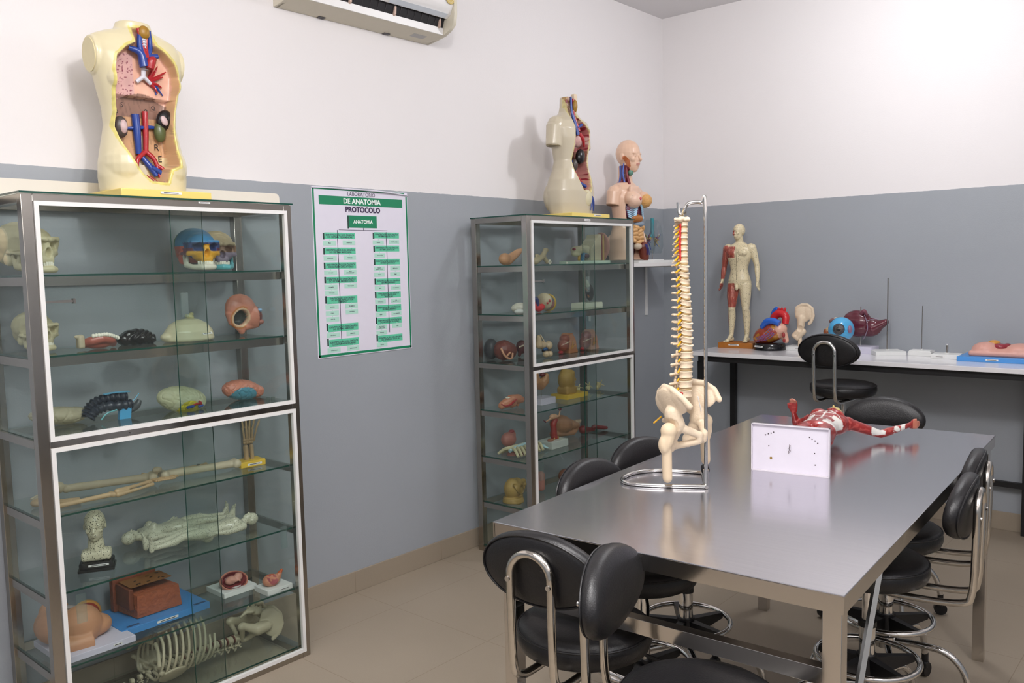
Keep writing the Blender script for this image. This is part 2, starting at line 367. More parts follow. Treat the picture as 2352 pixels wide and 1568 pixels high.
# ------------------------------------------------------------------ display cabinets
S_H = [1.557, 1.301, 1.040, 0.785, 0.531, 0.281, 0.036]   # shelf tops
def cabinet(loc, W, label, group):
    t = thing('display_cabinet', label, 'cabinet', loc, 0, group)
    Dp, H, p = 0.387, 1.812, 0.034
    for x, y in ((0, 0), (Dp-p, 0), (0, W-p), (Dp-p, W-p)):
        link('post', G().bb((x, y, 0), (x+p, y+p, H-0.006), bev=0.0015), STEELD, t)
    for x in (0, Dp-p):
        link('top_rail', G().bb((x, p, H-0.033), (x+p, W-p, H-0.006), bev=0.001), STEELD, t)
        link('bottom_rail', G().bb((x, p, 0.0), (x+p, W-p, 0.024), bev=0.001), STEELD, t)
        link('middle_rail', G().bb((x, p, 1.012), (x+p, W-p, 1.034), bev=0.001), STEEL if x else STEELD, t)
    for y in (0, W-p):
        for z in (H-0.033, 0.0, 1.012):
            link('side_rail', G().bb((p, y, z), (Dp-p, y+p, z+0.026), bev=0.001), STEELD, t)
    top = link('glass_top', G().bb((-0.002, -0.004, H-0.006), (Dp+0.006, W+0.004, H)), GSHELF, t)
    link('glass_edge', G().bb((Dp+0.006, -0.004, H-0.006), (Dp+0.0072, W+0.004, H)).bb((0, -0.0052, H-0.006), (Dp+0.006, -0.004, H)), GEDGE, top)
    for i, z in enumerate(S_H):
        if i == 2: z2 = z
        s = link('shelf', G().bb((0.012, 0.012, z-0.006), (Dp-p-0.004, W-0.012, z)), GSHELF, t)
        link('shelf_edge', G().bb((Dp-p-0.004, 0.036, z-0.006), (Dp-p-0.003, W-0.036, z)).bb((0.034, 0.0105, z-0.006), (Dp-p-0.004, 0.012, z)), GEDGE, s)
        if i in (0, 1):
            link('shelf_rail', G().bb((Dp-p-0.02, p, z-0.036), (Dp-p-0.006, W-p, z-0.007)), STEELD, t)
            link('shelf_rail', G().bb((0.002, p, z-0.036), (0.016, W-p, z-0.007)), STEELD, t)
        if i in (5,):
            link('shelf_rail', G().bb((0.002, p, z-0.036), (0.016, W-p, z-0.007)), STEELD, t)
        if i not in (2, 6):
            for y in (0.006, W-0.018):
                link('shelf_bracket', G().bb((p, y, z-0.034), (Dp-p-0.002, y+0.012, z-0.007)), STEELD, t)
    # side and back glass
    for y in (0.008, W-0.012):
        link('side_glass', G().bb((p*0.6, y, 0.026), (Dp-p*0.6, y+0.004, 1.010)), GLASS, t)
        link('side_glass', G().bb((p*0.6, y, 1.038), (Dp-p*0.6, y+0.004, H-0.034)), GLASS, t)
    # sliding glass doors in white tracks
    xf = Dp+0.002
    for (z0, z1) in ((1.034, 1.783), (0.024, 1.012)):
        k = 0.0135
        y0, y1 = p+0.001, W-p+0.012
        fr = G().bb((xf-0.012, y0, z0), (xf+0.004, y1, z0+k)).bb((xf-0.012, y0, z1-k), (xf+0.004, y1, z1)).bb((xf-0.012, y0, z0+k), (xf+0.004, y0+k, z1-k)).bb((xf-0.012, y1-k, z0+k), (xf+0.004, y1, z1-k))
        d = link('door', fr, WHITEF, t)
        link('sliding_pane', G().bb((xf-0.024, y0+0.006, z0+0.01), (xf-0.020, y0+W*0.585, z1-0.01)), GLASS, d)
        link('sliding_pane', G().bb((xf-0.010, y0+W*0.455, z0+0.01), (xf-0.006, y1-0.006, z1-0.01)), GLASS, d)
        link('pane_edge', G().bb((xf-0.024, y0+W*0.585, z0+0.012), (xf-0.020, y0+W*0.585+0.001, z1-0.012)), GEDGE, d)
        link('pane_edge', G().bb((xf-0.010, y0+W*0.455-0.001, z0+0.012), (xf-0.006, y0+W*0.455, z1-0.012)), GEDGE, d)
        zz = 1.40 if z0 > 1 else 0.40
        link('finger_pull', G().bb((xf-0.006, y0+W*0.455+0.02, zz), (xf+0.002, y0+W*0.455+0.045, zz+0.085) if z0 > 1 else (xf+0.002, y0+W*0.455+0.021, zz+0.001)), GPULL, d) if z0 > 1 else None
        if z0 < 1:
            link('finger_pull', G().bb((xf-0.020, y0+0.05, 0.425), (xf-0.012, y0+0.08, 0.52)), GPULL, d)
            link('finger_pull', G().bb((xf-0.006, y1-0.09, 0.47), (xf+0.002, y1-0.065, 0.555)), GPULL, d)
        else:
            link('door_handle', G().bb((xf-0.020, y0+0.0, 1.468), (xf-0.008, y0+0.105, 1.476)).bb((xf-0.020, y0+0.10, 1.464), (xf-0.006, y0+0.107, 1.480)), STEELD, d)
    link('lock', G().box((xf+0.003, W*0.30, 1.023), (0.006, 0.006, 0.004)), CHROME, t)
    return t
cab1 = cabinet((0.002, -4.382, 0), 0.962, 'stainless steel and glass display cabinet nearest the camera, holding skulls and brain models', 'glass display cabinets')
sticker(cab1, (0.3885, 0.60, 1.800), 0.045, 0.006)
cab2 = cabinet((0.058, -2.067, 0), 0.985, 'stainless steel and glass display cabinet behind the steel table, left of the wall shelf', 'glass display cabinets')
sticker(cab2, (0.3885, 0.52, 1.795), 0.055, 0.011)

# tall cream board on top of the first cabinet
gb = G(); poly = [(-4.9, 1.813), (-3.262, 1.813), (-3.262, 1.862)] + [(-3.262-0.018+0.018*math.cos(a), 1.862+0.018*math.sin(a)) for a in (0.5, 1.1)] + [(-3.285, 1.880), (-4.9, 1.880)]
o = link('cream_board', gb.prism(poly, 0.05, 'x', 0.03), mat('cream laminate', '#e6dfd2', 0.35, var=0.02))
tag(o, 'long low cream board lying on the near cabinet behind the large torso', 'board')

# ------------------------------------------------------------------ steel table
TC, TS = math.cos(0.0595), math.sin(0.0595)
def steel_top_mat():
    m, nt, b = base_mat('brushed steel table top'); L = nt.links
    tc = nd(nt, 'ShaderNodeTexCoord'); mp = nd(nt, 'ShaderNodeMapping'); mp.inputs['Scale'].default_value = (3, 160, 1)
    L.new(tc.outputs['Object'], mp.inputs[0]); n = nd(nt, 'ShaderNodeTexNoise'); n.inputs['Scale'].default_value = 2; n.inputs['Detail'].default_value = 6; L.new(mp.outputs[0], n.inputs['Vector'])
    n2 = nd(nt, 'ShaderNodeTexNoise'); n2.inputs['Scale'].default_value = 5; n2.inputs['Detail'].default_value = 5; L.new(tc.outputs['Object'], n2.inputs['Vector'])
    r = nd(nt, 'ShaderNodeMapRange'); L.new(n2.outputs['Fac'], r.inputs['Value']); r.inputs['To Min'].default_value = 0.155; r.inputs['To Max'].default_value = 0.18
    L.new(r.outputs[0], b.inputs['Roughness'])
    c = nd(nt, 'ShaderNodeMix', data_type='RGBA'); L.new(n.outputs['Fac'], c.inputs[0]); c.inputs[6].default_value = (*lin('#b9b8bd'), 1); c.inputs[7].default_value = (*lin('#cbcacf'), 1)
    L.new(c.outputs[2], b.inputs['Base Color']); b.inputs['Metallic'].default_value = 0.92
    bp = nd(nt, 'ShaderNodeBump'); bp.inputs['Strength'].default_value = 0.006; bp.inputs['Distance'].default_value = 0.001; L.new(n.outputs['Fac'], bp.inputs['Height']); L.new(bp.outputs[0], b.inputs['Normal'])
    return m
TABH = 0.872
tab = thing('steel_table', 'large stainless steel work table with square legs in the middle of the room', 'table', (2.1035, -2.7582, 0), 0.0595)
tw, tl = 0.457, 0.953
link('tabletop', G().bb((-tw, -tl, TABH-0.004), (tw, tl, TABH), bev=0.0015), steel_top_mat(), tab)
ap = G()
for a, b in (((-tw+.001, -tl+.001, TABH-0.042), (tw-.001, -tl+0.006, TABH-0.004)), ((-tw+.001, tl-0.006, TABH-0.042), (tw-.001, tl-.001, TABH-0.004)), ((-tw+.001, -tl, TABH-0.042), (-tw+0.006, tl, TABH-0.004)), ((tw-0.006, -tl, TABH-0.042), (tw-.001, tl, TABH-0.004))): ap.bb(a, b)
link('apron', ap, STEEL, tab)
for sx, sy in ((-1, -1), (1, -1), (1, 1), (-1, 1)):
    x, y = sx*(tw-0.032), sy*(tl-0.045)
    link('leg', G().bb((x-0.02, y-0.02, 0), (x+0.02, y+0.02, TABH-0.006), bev=0.001), STEEL, tab)
    # slanting brace strip along the long side
    link('brace', G().tube([(x+sx*0.012, y-sy*0.012, 0.42), (x+sx*0.012, y-sy*0.30, TABH-0.045)], 0.009, 4), STEEL, tab)
link('lower_bar', G().bb((-tw+0.05, -tl+0.03, 0.655), (tw-0.05, -tl+0.06, 0.693), bev=0.001), STEEL, tab)
link('lower_bar', G().bb((-tw+0.05, tl-0.06, 0.655), (tw-0.05, tl-0.03, 0.693), bev=0.001), STEEL, tab)

# ------------------------------------------------------------------ bench along the back wall
BH = 0.985
bt = thing('wall_bench', 'long white topped bench on a black steel frame against the back wall', 'bench table', (0.52, -0.012, 0))
BL, BD = 3.6, 0.54
link('bench_top', G().bb((0, -BD, BH-0.025), (BL, 0, BH), bev=0.002), mat('white laminate', '#e3e1e3', 0.16, var=0.02, coat=0.3), bt)
fr = G().bb((0.04, -BD+0.03, BH-0.062), (BL-0.04, -BD+0.06, BH-0.026)).bb((0.04, -0.06, BH-0.062), (BL-0.04, -0.03, BH-0.026)).bb((0.04, -BD+.06, BH-0.062), (0.07, -0.06, BH-0.026)).bb((BL-.07, -BD+.06, BH-0.062), (BL-.04, -0.06, BH-0.026))
link('frame', fr, BLACKF, bt)
for x in (0.055, 1.80, BL-0.055):
    for y in (-BD+0.045, -0.045):
        if x == 1.80 and y < -0.1: continue
        link('leg', G().bb((x-0.018, y-0.018, 0), (x+0.018, y+0.018, BH-0.062)), BLACKF, bt)
link('lower_bar', G().bb((0.073, -0.06, 0.262), (BL-0.073, -0.03, 0.292)), BLACKF, bt)

# ------------------------------------------------------------------ stools
def make_stool(hs, label, worn=True, po=0.205):
    """pad at local -Y, seat middle at height hs"""
    t = thing('lab_stool', label, 'stool', (0, 0, 0), 0, 'black lab stools on castors')
    R = 0.176
    prof = [(0.0, -0.036), (R*0.86, -0.036), (R*0.96, -0.026), (R, -0.008), (R*1.0, 0.006), (R*0.975, 0.021), (R*0.93, 0.030), (R*0.80, 0.036), (R*0.5, 0.038), (0.0, 0.038)]
    s = link('seat', G().lathe(prof, 48), BLACKV, t, (0, 0, hs))
    ring = [(0.985*R*math.cos(a), 0.985*R*math.sin(a), 0.020) for a in np.linspace(0, 2*PI, 49)[:-1]]
    link('piping', G().tube(ring, 0.0028, 6, True), BLACKV, s)
    # back pad: lens shaped oval
    g = G(); n = 48; a, b = 0.172, 0.091
    lay = [(0.0, -0.021), (0.55, -0.022), (0.86, -0.020), (0.96, -0.014), (1.0, -0.004), (1.0, 0.006), (0.965, 0.018), (0.88, 0.026), (0.6, 0.034), (0.0, 0.037)]
    rings = []
    for (f, d) in lay:
        rr = []
        for k in range(n):
            th = 2*PI*k/n; x = a*max(f, 1e-4)*math.cos(th); z = b*max(f, 1e-4)*math.sin(th)*(1+0.10*math.sin(th))
            rr.append(g.b.verts.new((x, d+0.10*x*x/0.17, z)))
        rings.append(rr)
    for A, B in zip(rings, rings[1:]):
        for k in range(n): g.b.faces.new((A[k], A[(k+1) % n], B[(k+1) % n], B[k]))
    g.b.faces.new(rings[0]); g.b.faces.new(rings[-1][::-1])
    yp, zp = -po, hs+0.222; e_ = po-0.205
    pad = link('backrest', g, BLACKV, t, (0, yp, zp), (0.10, 0, 0))
    pr = [(a*0.955*math.cos(q), -0.0165+0.10*(a*0.955*math.cos(q))**2/0.17, b*0.955*math.sin(q)*(1+0.1*math.sin(q))) for q in np.linspace(0, 2*PI, 49)[:-1]]
    link('piping', G().tube(pr, 0.0025, 6, True), BLACKV, pad)
    # U tube
    pts = []
    ws = 0.058
    pts += [(-ws, 0.02, hs-0.052), (-ws, -0.14, hs-0.055), (-ws, -0.205-e_, hs-0.045), (-ws, -0.232-e_, hs-0.01), (-ws, -0.238-e_, hs+0.10), (-ws, -0.240-e_, zp-0.01)]
    pts += [(-ws*math.cos(q), -0.240-e_, zp+0.0+0.055*math.sin(q)) for q in np.linspace(0.25, PI-0.25, 9)]
    pts += [(-p[0], p[1], p[2]) for p in pts[:6][::-1]]
    link('back_tube', G().tube(bez(pts, 100), 0.0105, 12), WORNCH if worn else CHROME, t)
    for sx in (-1, 1):
        link('bolt', G().cyl((sx*ws, -0.2535-e_, zp-0.012), (sx*ws, -0.2495-e_, zp-0.012), 0.0065, n=12), CHROME, t)
    link('seat_plate', G().box((0, 0, hs-0.046), (0.14, 0.16, 0.018), bev=0.003), BLACKP, t)
    link('height_lever', G().tube([(0.03, 0.03, hs-0.05), (0.11, 0.09, hs-0.062), (0.16, 0.12, hs-0.085)], 0.005, 8), BLACKP, t)
    c = link('column', G().cyl((0, 0, 0.24), (0, 0, 0.415), 0.0245, n=28).cyl((0, 0, 0.41), (0, 0, hs-0.05), 0.0165, n=24), CHROME, t)
    link('collar', G().cyl((0, 0, 0.405), (0, 0, 0.422), 0.0275, n=28), BLACKP, c)
    RR = 0.152; zr = 0.30
    link('foot_ring', G().tube([(RR*math.cos(q), RR*math.sin(q), zr) for q in np.linspace(0, 2*PI, 49)[:-1]], 0.0095, 12, True), CHROME, t)
    hub = G().cyl((0, 0, 0.235), (0, 0, 0.315), 0.037, 0.030, 24)
    for k in range(5):
        q = 2*PI*k/5+0.3; d = Vector((math.cos(q), math.sin(q), 0)); n_ = Vector((-d.y, d.x, 0))
        P0 = d*0.02+Vector((0, 0, 0.275)); P1 = d*(RR-0.006)+Vector((0, 0, 0.297))
        vs = []
        for P, wv, h in ((P0, 0.014, 0.032), (P1, 0.009, 0.010)):
            vs.append([hub.b.verts.new(P+n_*wv*sx+Vector((0, 0, h*sz))) for sx, sz in ((-1, -1), (1, -1), (1, 1), (-1, 1))])
        A, B = vs
        for i in range(4): hub.b.faces.new((A[i], A[(i+1) % 4], B[(i+1) % 4], B[i]))
        hub.b.faces.new(A[::-1]); hub.b.faces.new(B)
    link('hub', hub, BLACKP, t)
    for k in range(5):
        q = 2*PI*k/5+0.9; cq, sq = math.cos(q), math.sin(q)
        pp = [(0.0, 0.215), (0.10, 0.222), (0.19, 0.215), (0.245, 0.165), (0.268, 0.085)]
        lg = link('leg', G().tube(bez([(r*cq, r*sq, z) for r, z in pp], 24), 0.0115, 10), CHROME, t)
        cs = thing_child = G().cyl((0.268*cq+0.012*sq, 0.268*sq-0.012*cq, 0.027), (0.268*cq-0.012*sq, 0.268*sq+0.012*cq, 0.027), 0.026, n=24)
        cs.cyl((0.268*cq, 0.268*sq, 0.05), (0.268*cq, 0.268*sq, 0.09), 0.012, n=12).box((0.262*cq, 0.262*sq, 0.047), (0.028, 0.030, 0.022), (0, 0, q), 0.004)
        link('castor', cs, BLACKP, lg)
    link('base_hub', G().cyl((0, 0, 0.195), (0, 0, 0.238), 0.034, n=24), CHROME, t)
    return t
def put(o, x, y, rz, label=None):
    o.location = (x, y, 0); o.rotation_euler = (0, 0, math.radians(rz))
    if label: o['label'] = label
    return o
st = make_stool(0.600, 'black stool with worn chrome back tube at near left corner of steel table')
put(st, 1.938, -3.65, 5)
put(copy_tree(st), 2.352, -3.800, -75, 'black stool cut by the bottom edge, its back pad overlapping the near stool')
put(copy_tree(st), 1.81, -3.17, -90, 'black stool tucked under the left long side of the steel table, nearer of the two')
put(copy_tree(st), 1.76, -2.81, -100, 'black stool tucked under the left long side of the steel table, farther of the two')
st3 = make_stool(0.600, 'black stool under the right long side of the steel table, nearer of the two', True, 0.268)
put(st3, 2.345, -2.71, 95)
put(copy_tree(st3), 2.29, -2.35, 97, 'black stool under the right long side of the steel table, farther of the two')
put(copy_tree(st), 2.00, -1.57, 188, 'black stool at the far end of the steel table beyond the muscle figure')
st2 = make_stool(0.832, 'tall raised black stool with a chrome back tube in front of the white bench', False)
put(st2, 1.514, -0.62, -4)
# ------------------------------------------------------------------ air conditioner
AY0, AY1 = -3.195, -2.285
ac = thing('air_conditioner', 'white split air conditioner high on the left wall above the poster', 'air conditioner', (0, 0, 0))
ACW = mat('air conditioner white plastic', '#e9e7e6', 0.35, var=0.01)
ACB = mat('air conditioner underside', '#d6cfbd', 0.5, var=0.03)
body = [(0.001, 2.68), (0.06, 2.688), (0.13, 2.70), (0.203, 2.74), (0.137, 2.767), (0.125, 2.80), (0.17, 2.86), (0.17, 2.95), (0.001, 2.97)]
def yz(poly): return [(y, z) for y, z in poly]
g = G().prism([(x, z) for x, z in [(0.001, 2.68), (0.06, 2.687), (0.13, 2.70), (0.125, 2.722), (0.09, 2.80), (0.10, 2.96), (0.001, 2.97)]], AY1-AY0-0.02, 'y', AY0+0.01)
link('housing', g, ACB, ac)
for y in (AY0, AY1-0.02):
    link('end_cap', G().prism([(0.001, 2.68), (0.06, 2.687), (0.13, 2.699), (0.17, 2.716), (0.203, 2.74), (0.212, 2.79), (0.212, 2.92), (0.17, 2.97), (0.001, 2.97)], 0.02, 'y', y), ACB, ac)
link('front_panel', G().prism([(0.150, 2.792), (0.158, 2.773), (0.186, 2.789), (0.205, 2.83), (0.210, 2.87), (0.210, 2.93), (0.17, 2.968), (0.15, 2.968)], AY1-AY0-0.042, 'y', AY0+0.021), ACW, ac)
link('display_strip', G().prism([(0.161, 2.7735), (0.163, 2.7725), (0.189, 2.7875), (0.187, 2.7885)], 0.36, 'y', AY1-0.40), mat('display strip', '#d8dfe8', 0.25), ac)
link('indicator_light', G().box((0.1795, AY1-0.075, 2.783), (0.002, 0.006, 0.004)), mat('indicator', '#ffffff', 0.3), ac)
link('outlet_slot', G().prism([(0.092, 2.80), (0.127, 2.722), (0.15, 2.782), (0.15, 2.81)], AY1-AY0-0.05, 'y', AY0+0.025), mat('dark outlet', '#1b191c', 0.7), ac)
lv = G().prism([(0.128, 2.700), (0.134, 2.701), (0.135, 2.733), (0.130, 2.735)], AY1-AY0-0.046, 'y', AY0+0.023)
link('louvre', lv, ACW, ac)
for i in range(18):
    y = AY0+0.06+i*0.045
    link('vane', G().prism([(0.12, 2.735), (0.132, 2.735), (0.152, 2.775), (0.140, 2.79)], 0.0022, 'y', y), mat('dark vane', '#3a3639', 0.6), ac)
for y in (AY0+0.30, AY0+0.56, AY0+0.85):
    link('clip', G().prism([(0.130, 2.725), (0.146, 2.735), (0.150, 2.770), (0.138, 2.758)], 0.010, 'y', y), mat('salmon plastic', '#cdb1a2', 0.5), ac)
for y in (AY0+0.24, AY0+0.62):
    link('latch', G().box((0.012, y, 2.681), (0.02, 0.035, 0.006)), mat('latch grey', '#4b484c', 0.5), ac)
bd = G(); pol = []
for k in range(64):
    rr = 0.033+0.0018*math.cos(k*PI); q = 2*PI*k/64; pol.append((AY1-0.045+rr*math.cos(q), 2.862+rr*math.sin(q)))
bd.prism(pol, 0.0012, 'x', 0.2103)
bb_ = link('gold_badge', bd, mat('gold badge', '#b9a15c', 0.35, 0.3), ac)
link('badge_ring', G().tube([(0.2118, AY1-0.045+0.024*math.cos(q), 2.862+0.024*math.sin(q)) for q in np.linspace(0, 2*PI, 33)[:-1]], 0.0008, 6, True), mat('badge print', '#efe6c6', 0.5), bb_)
link('printed_label', G().box((0.068, AY1-0.13, 2.6885), (0.035, 0.085, 0.0014), (0, -0.17, 0)), mat('grey print', '#b8b6b4', 0.6), ac)

# ------------------------------------------------------------------ poster
PY0, PY1, PZ0, PZ1 = -3.041, -2.465, 1.149, 1.929
pw, ph = PY1-PY0, PZ1-PZ0
po = thing('protocol_poster', 'green bordered anatomy laboratory protocol poster on the grey left wall', 'poster', (0, PY0, PZ0))
GR = mat('poster green', '#0f8058', 0.5, var=0.02); GM = mat('poster mid green', '#5fc7a0', 0.5, var=0.02); GL = mat('poster pale green', '#b2ddcd', 0.5, var=0.02)
PAP = mat('poster paper', '#dfdbe8', 0.45, var=0.02); PUR = mat('poster purple ink', '#3c2b4c', 0.6, var=0.01); DKG = mat('poster dark tab', '#25413b', 0.6)
link('sheet', G().box((0.0015, pw/2, ph/2), (0.003, pw, ph)), PAP, po)
bdr = 0.0115
link('green_border', G().bb((0.003, 0.004, 0.004), (0.0036, pw-0.003, 0.004+bdr)).bb((0.003, 0.004, ph-bdr*.8), (0.0036, pw-0.02, ph-0.002)).bb((0.003, 0.004, 0.004), (0.0036, 0.004+bdr*.8, ph-0.004)).bb((0.003, pw-0.012, 0.004), (0.0036, pw-0.003, ph-0.02)), GR, po)
link('curled_edge', G().tube(bez([(0.004, 0.0, ph-0.002), (0.010, pw*0.3, ph-0.001), (0.016, pw*0.7, ph-0.004), (0.006, pw, ph-0.014)], 20), 0.0035, 8), PAP, po)
def U(x, y): # layout grid of the sheet
    u = (x-(58+(y-105)*0.0285))/((840+(y-180)*0.0257)-(58+(y-105)*0.0285)); v = (y-(105+75*u))/((1510-85*u)-(105+75*u)); return u, v
def rect(g, x0, y0, x1, y1, t=0.0036):
    w = (x1-x0)/788.0; h = (y1-y0)/1345.0
    c = U((x0+x1)/2, (y0+y1)/2)
    g.bb((0.003, (c[0]-w/2)*pw, (1-c[1]-h/2)*ph), (t, (c[0]+w/2)*pw, (1-c[1]+h/2)*ph))
    return c[0]*pw, (1-c[1])*ph, w*pw, h*ph
TXT = []
def text_mesh(s, size, bold=0.0):
    cu = bpy.data.curves.new('lettering', 'FONT'); cu.body = s; cu.size = size; cu.align_x = 'CENTER'; cu.align_y = 'CENTER'; cu.offset = bold; cu.space_line = 0.85; cu.resolution_u = 3
    o = bpy.data.objects.new('lettering', cu); COL.objects.link(o)
    dg = bpy.context.evaluated_depsgraph_get(); dg.update()
    me = bpy.data.meshes.new_from_object(o.evaluated_get(dg)); bpy.data.objects.remove(o); return me
def lettering(parent, s, c, width, maxh, m, bold=0.0, x=0.0042, name='lettering'):
    me = text_mesh(s, 0.02, bold); co = getco(me)
    mn, mxx = co.min(0), co.max(0); sz = mxx-mn
    k = min(width/sz[0], maxh/sz[1]); mid = (mn+mxx)/2
    out = np.zeros_like(co); out[:, 1] = (co[:, 0]-mid[0])*k+c[0]; out[:, 2] = (co[:, 1]-mid[1])*k+c[1]; out[:, 0] = x
    setco(me, out); return link(name, me, m, parent)
WHT = mat('poster white ink', '#eef5f1', 0.6)
g = G(); c = rect(g, 110, 204, 798, 274); hb = link('heading_bar', g, GR, po)
lettering(po, 'LABORATÓRIO', (0.5*pw-0.003, ph*0.9735), 0.192, 0.0215, PUR)
lettering(hb, 'DE ANATOMIA', (c[0], c[1]), 0.225, 0.027, WHT, 0.0006)
lettering(po, 'PROTOCOLO', (0.5*pw+0.004, ph*0.878), 0.262, 0.027, PUR, 0.0009)
g = G(); c = rect(g, 332, 350, 573, 449); ab = link('title_box', g, GR, po)
g = G(); rect(g, 332, 350, 343, 449, 0.0040); link('dark_tab', g, DKG, ab)
lettering(ab, 'ANATOMIA', (c[0]+0.004, c[1]), 0.118, 0.022, WHT, 0.0007)
g = G(); rect(g, 459, 449, 463, 468); rect(g, 262, 466, 663, 470); rect(g, 262, 468, 266, 1345); rect(g, 660, 468, 664, 1315)
link('connector_lines', g, PUR, po)
I = 'IDENTIFICAÇÃO DOS ÓRGÃOS\n'
heads = [(140, 482, 392, 533, I+'DO SISTEMA TEGUMENTAR'), (143, 603, 396, 655, I+'DO SISTEMA MUSCULAR'), (146, 722, 399, 773, I+'DO SISTEMA CIRCULTÓRIO'), (149, 838, 402, 889, I+'DO SISTEMA RESPIRATÓRIO'), (154, 997, 406, 1055, I+'DO SISTEMA REPRODUTOR\nFEMININO'), (161, 1222, 412, 1282, I+'DO SISTEMA NERVOSO'), (166, 1345, 416, 1405, I+'DO SISTEMA ENDÓCRINO'),
 (537, 488, 764, 538, I+'SISTEMA ESQUELÉTICO'), (541, 593, 766, 643, I+'SISTEMA ARTICULAR'), (544, 700, 769, 749, I+'SISTEMA LINFÁTICO'), (548, 858, 773, 908, I+'SISTEMA URINÁRIO'), (550, 964, 776, 1017, I+'SISTEMA REPRODUTOR\nMASCULINO'), (554, 1070, 779, 1126, I+'SISTEMA URINÁRIO'), (556, 1174, 782, 1228, I+'DO APARELHO AUDITIVO'), (560, 1314, 788, 1372, I+'DO APARELHO OCULAR')]
ents = [(140, 545, 240, 583, 'PELE'), (293, 545, 393, 583, 'ANEXOS'), (145, 667, 245, 705, 'MÚSCULOS'), (298, 665, 397, 703, 'TENDÕES'), (148, 786, 248, 824, 'CORAÇÃO'), (300, 783, 400, 821, 'VASO\nSANGUÍNEOS'), (150, 903, 250, 941, 'PULMÕES'), (303, 895, 403, 933, 'TRANQUEIA'), (152, 950, 255, 988, 'BRÔNQUIOS'), (155, 1065, 257, 1103, 'OVÁRIOS'), (307, 1059, 408, 1097, 'TROMPAS'), (157, 1117, 258, 1155, 'ÚTERO'), (310, 1105, 410, 1143, 'VAGINA'), (160, 1167, 260, 1205, 'VULVA'), (163, 1297, 263, 1335, 'ENCÉFALO'), (315, 1283, 414, 1321, 'NERVOS'), (167, 1421, 268, 1459, 'GLÂNDULAS'), (319, 1404, 417, 1442, 'ENDÓCRINOS'),
 (537, 550, 630, 586, 'OSSOS'), (675, 549, 765, 586, 'CARTILAGEM'), (549, 654, 640, 690, 'ARTICULAÇÕES'), (545, 760, 635, 797, 'VASOS\nLINFÁTICOS'), (683, 758, 770, 795, 'MÓDULOS'), (545, 809, 635, 845, 'BAÇO'), (683, 807, 772, 843, 'TIMO'), (549, 919, 640, 955, 'RINS'), (687, 915, 774, 951, 'VIAS URINÁRIAS'), (552, 1028, 643, 1065, 'TESTÍCULOS'), (688, 1021, 776, 1058, 'VIAS\nREPRODUTORAS'), (554, 1133, 645, 1170, 'RINS'), (690, 1124, 779, 1160, 'VIAS URINÁRIAS'), (558, 1235, 651, 1272, 'PAVILHÃO\nAURICULAR'), (694, 1224, 783, 1260, 'TUBA'), (560, 1280, 652, 1316, 'TÍMPANO'), (562, 1379, 653, 1415, 'OLHO')]
for x0, y0, x1, y1, s in heads:
    g = G(); c = rect(g, x0+12, y0, x1, y1); h = link('heading_box', g, GM, po)
    g = G(); rect(g, x0, y0, x0+12, y1, 0.0040); link('dark_tab', g, DKG, h)
    lettering(h, s, (c[0], c[1]), c[2]*0.93, c[3]*0.80, PUR, 0.0004)
for x0, y0, x1, y1, s in ents:
    g = G(); c = rect(g, x0, y0, x1, y1); xm = (x0+x1)/2; rect(g, xm-2, y0-10, xm+2, y0, 0.0037)
    h = link('entry_box', g, GL, po)
    lettering(h, s, (c[0], c[1]), c[2]*0.62, c[3]*(0.62 if '\n' in s else 0.26), PUR, 0.0003)

# ------------------------------------------------------------------ wall shelf
ws_ = thing('wall_shelf', 'white shelf on metal brackets in the corner right of the far cabinet', 'shelf', (0, 0, 0))
WS = 1.553
link('shelf_board', G().bb((0.002, -1.06, WS-0.022), (0.30, -0.205, WS), bev=0.002), mat('white shelf board', '#e6e4e3', 0.4, var=0.02), ws_)
for y in (-0.93, -0.225-0.02):
    link('bracket', G().bb((0.001, y-0.012, 1.19), (0.008, y+0.012, WS-0.022)).bb((0.008, y-0.012, WS-0.030), (0.27, y+0.012, WS-0.022)), mat('white bracket', '#d9d9d8', 0.4), ws_)
# ------------------------------------------------------------------ anatomy materials
CREAM = mat('aged cream plastic', '#cfc6a6', 0.3, var=0.05, coat=0.2)
BONE = mat('ivory bone plastic', '#dcc8ad', 0.5, var=0.07, nscale=60, bump=0.15, bscale=180)
BONE2 = mat('pale bone plastic', '#b9ad93', 0.5, var=0.07, nscale=60)
BONE3 = mat('tan bone plastic', '#b49a76', 0.55, var=0.08, nscale=60)
TEETH = mat('tooth enamel', '#e6e2d2', 0.3, var=0.03)
YEL = mat('yellow painted base', '#e0b93c', 0.4, var=0.04)
YELP = mat('pale yellow base', '#e8cf74', 0.4, var=0.04)
WBASE = mat('white plastic base', '#dfe0de', 0.4, var=0.02)
LBASE = mat('lilac white plastic base', '#cfcbdc', 0.4, var=0.02)
BLUEB = mat('blue painted base', '#3f86c8', 0.4, var=0.04)
BLKB = mat('glossy black base', '#141316', 0.15, var=0.05)
REDV = mat('red vessel', '#a8232a', 0.3, var=0.05, coat=0.2)
BLUEV = mat('blue vessel', '#24418f', 0.3, var=0.05, coat=0.2)
BRBLUE = mat('bright blue plastic', '#2a62c4', 0.25, var=0.04)
BRRED = mat('bright red plastic', '#c4252c', 0.25, var=0.05)
ORG = mat('brownish red organ', '#7a3632', 0.4, var=0.1, nscale=50)
PINKF = mat('pink flesh plastic', '#d99b80', 0.4, var=0.06)
SKIN = mat('skin plastic', '#dba685', 0.45, var=0.05)
NERVE = mat('yellow nerve', '#dba51c', 0.4, var=0.05)
DISC = mat('translucent beige disc', '#b79b70', 0.35, var=0.05)
BLKO = mat('black organ', '#1c191b', 0.25, var=0.1)
OLIVE = mat('olive organ', '#57603a', 0.3, var=0.1)
